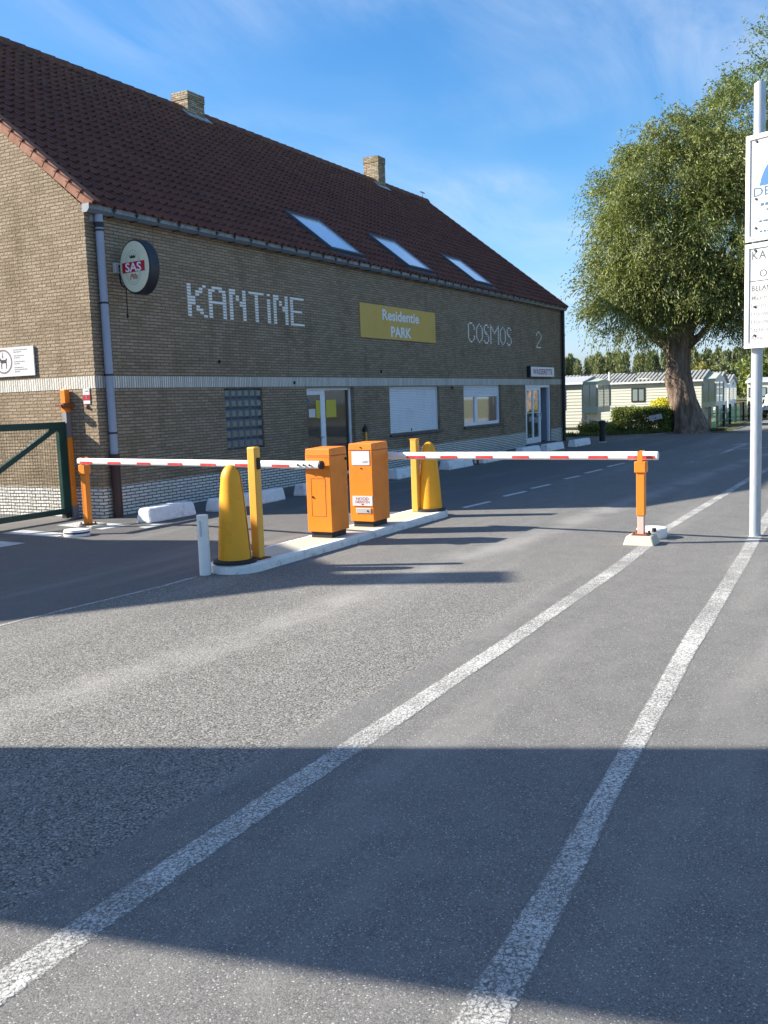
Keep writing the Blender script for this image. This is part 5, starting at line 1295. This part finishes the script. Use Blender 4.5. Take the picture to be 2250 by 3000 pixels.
# ------------------------------------------------------------------ poplars far off (one mass) and nearer trees
rs = np.random.RandomState(21); Cs = []; Ds = []
for i in range(110):
    y = 1 + i * .36 + rs.uniform(-.4, .4); x = 118 + rs.uniform(-4, 6); h = rs.uniform(5.9, 7.1); n = 520
    t_ = rs.uniform(0, 1, n) ** .8; rad = (1 - t_) ** .4 * 1.0 * rs.uniform(.5, 1, n) + .05; a = rs.uniform(0, 2 * np.pi, n)
    Cs.append(np.stack([x + rad * np.cos(a), y + rad * np.sin(a), .5 + t_ * (h - .5)], 1)); Ds.append(np.stack([np.cos(a) * .4, np.sin(a) * .4, np.ones(n)], 1) + rs.normal(size=(n, 3)) * .3)
C = np.concatenate(Cs); n = len(C)
o = leaf_object('distant_poplars', M['poplar'], None, C, np.concatenate(Ds), .55 * rs.uniform(.6, 1.4, n), .18 * rs.uniform(.6, 1.4, n), 21); tag(o, kind='stuff')
def round_tree(x, y, h, r, mat, label, seed, n=2600):
    rs = np.random.RandomState(seed); t = thing('background_tree', (x, y, 0), label, 'tree', 'trees behind the caravans')
    mb = MB(); mb.tube([(x, y, 0), (x, y, h * .6)], [.3, .12], 8); mb.build('trunk', M['bark'], t)
    ncl = 36; u = rs.normal(size=(ncl, 3)); u /= np.linalg.norm(u, axis=1, keepdims=True); ctr = np.array([x, y, h * .55]) + u * np.array([r, r, h * .42]) * rs.uniform(.3, .9, (ncl, 1))
    j = rs.randint(0, ncl, n); P = ctr[j] + rs.normal(size=(n, 3)) * np.array([.3, .3, .26]) * r * .75; P[:, 2] = np.maximum(P[:, 2], .3)
    leaf_object('crown', mat, t, P, rs.normal(size=(n, 3)) + np.array([0, 0, .6]), .5 * rs.uniform(.6, 1.4, n), .2 * rs.uniform(.6, 1.3, n), seed)
    return t
round_tree(98, 9.2, 5.0, 2.0, M['autumn'], 'yellowing autumn tree right of the willow trunk', 31)
round_tree(100, 6.2, 4.9, 2.0, M['poplar'], 'grey green tree between the yellowing tree and the notice pole', 32)
round_tree(96, 2.6, 5.0, 2.3, M['hedge'], 'dark green tree left of the notice pole', 33)
round_tree(96, -1.0, 5.4, 2.5, M['poplar'], 'green tree behind the notice pole', 34)

first = round_tree(24, -33, 9.5, 3.6, M['tree2'], 'tall green tree added unseen across the road to screen sky light', 40, 2600)  # unseen tree row, added to block sky light from the shaded front wall
for i, (x, y) in enumerate(((0, -27), (6, -29), (12, -28), (18, -31), (30, -33), (36, -32), (42, -30))):
    c = copy_tree(first); c.location = (x, y, 0); c.rotation_euler.z = i * 1.3; c['label'] = 'tall green tree in the unseen row added to screen sky light from the canteen'; c['group'] = 'added sky-screening trees across the road'
first['group'] = 'added sky-screening trees across the road'; first['label'] = 'tall green tree in the unseen row added to screen sky light from the canteen'

# ------------------------------------------------------------------ unseen house and tower added left of the view to cast the road shadows
d2 = Vector((.395, -.919, 0)).normalized(); n2_ = Vector((.919, .395, 0)).normalized()
def st(s, t_, z): return d2 * s + n2_ * t_ + Vector((0, 0, z))
t = thing('shadow_caster_house', st(-9, -4.2, 0), 'unseen red brick house shape added to cast the lane shadow', 'building')
prof = [(-7.05, 0), (-7.05, 5.85), (-5.76, 7.26), (-5.3, 7.45), (-4.6, 7.33), (-3.3, 6.85), (-2.62, 6.25), (-2.35, 5.2), (-1.22, 4.1), (-1.22, 0)]  # outline shaped to throw the edge of the lane shadow
mb = MB(); mb.prism([st(-7.95, a, z) for a, z in prof], [st(-15, a, z) for a, z in prof]); mb.build('wall', M['brick_red'], t)
mb = MB()
for (a, za), (b, zb_) in zip(prof[1:8], prof[2:9]):
    mb.prism([st(-8, a, za + .01), st(-8, b, zb_ + .01), st(-15.1, b, zb_ + .01), st(-15.1, a, za + .01)], [st(-8, a, za + .06), st(-8, b, zb_ + .06), st(-15.1, b, zb_ + .06), st(-15.1, a, za + .06)])
mb.build('roof', M['roof'], t)
mb = MB(); mb.prism([st(-8.02, a, 6.9) for a in (-5.7, -5.12)] + [st(-8.6, a, 6.9) for a in (-5.12, -5.7)], [st(-8.02, a, 8.5) for a in (-5.7, -5.12)] + [st(-8.6, a, 8.5) for a in (-5.12, -5.7)]); mb.build('chimney', M['brick_red'], t)  # added for the narrow tip of the lane shadow
mb = MB(); mb.prism([st(-7.93, -4.6, .9), st(-7.93, -3.6, .9), st(-7.96, -3.6, .9), st(-7.96, -4.6, .9)], [st(-7.93, -4.6, 2.1), st(-7.93, -3.6, 2.1), st(-7.96, -3.6, 2.1), st(-7.96, -4.6, 2.1)]); mb.build('window', M['glass_car'], t)
t = thing('shadow_caster_tower', st(-2, -10.7, 0), 'unseen slim red brick tower added to cast the foreground shadow', 'tower')
P = [(-9.83, 0), (-9.83, 7.4), (-12.5, 7.4), (-11.1, 3.4), (-11.1, 0)]  # added tower, flared to follow the near edge of the foreground shadow
mb = MB(); mb.prism([st(-1.6, a, z) for a, z in P], [st(-3.2, a, z) for a, z in P]); mb.build('wall', M['brick_red'], t)
mb = MB(); mb.prism([st(-1.5, -9.83, 7.401), st(-1.5, -12.55, 7.401), st(-3.3, -12.55, 7.401), st(-3.3, -9.83, 7.401)], [st(-2.3, -10.8, 8.3), st(-2.3, -12.2, 8.3), st(-2.5, -12.2, 8.3), st(-2.5, -10.8, 8.3)]); mb.build('roof', M['roof'], t)
mb = MB(); P = [(-1.6, -11.1), (-1.6, -10.1), (-1.56, -10.1), (-1.56, -11.1)]; mb.prism([st(a, b, .05) for a, b in P], [st(a, b, 2.1) for a, b in P]); mb.build('door', M['green'], t)
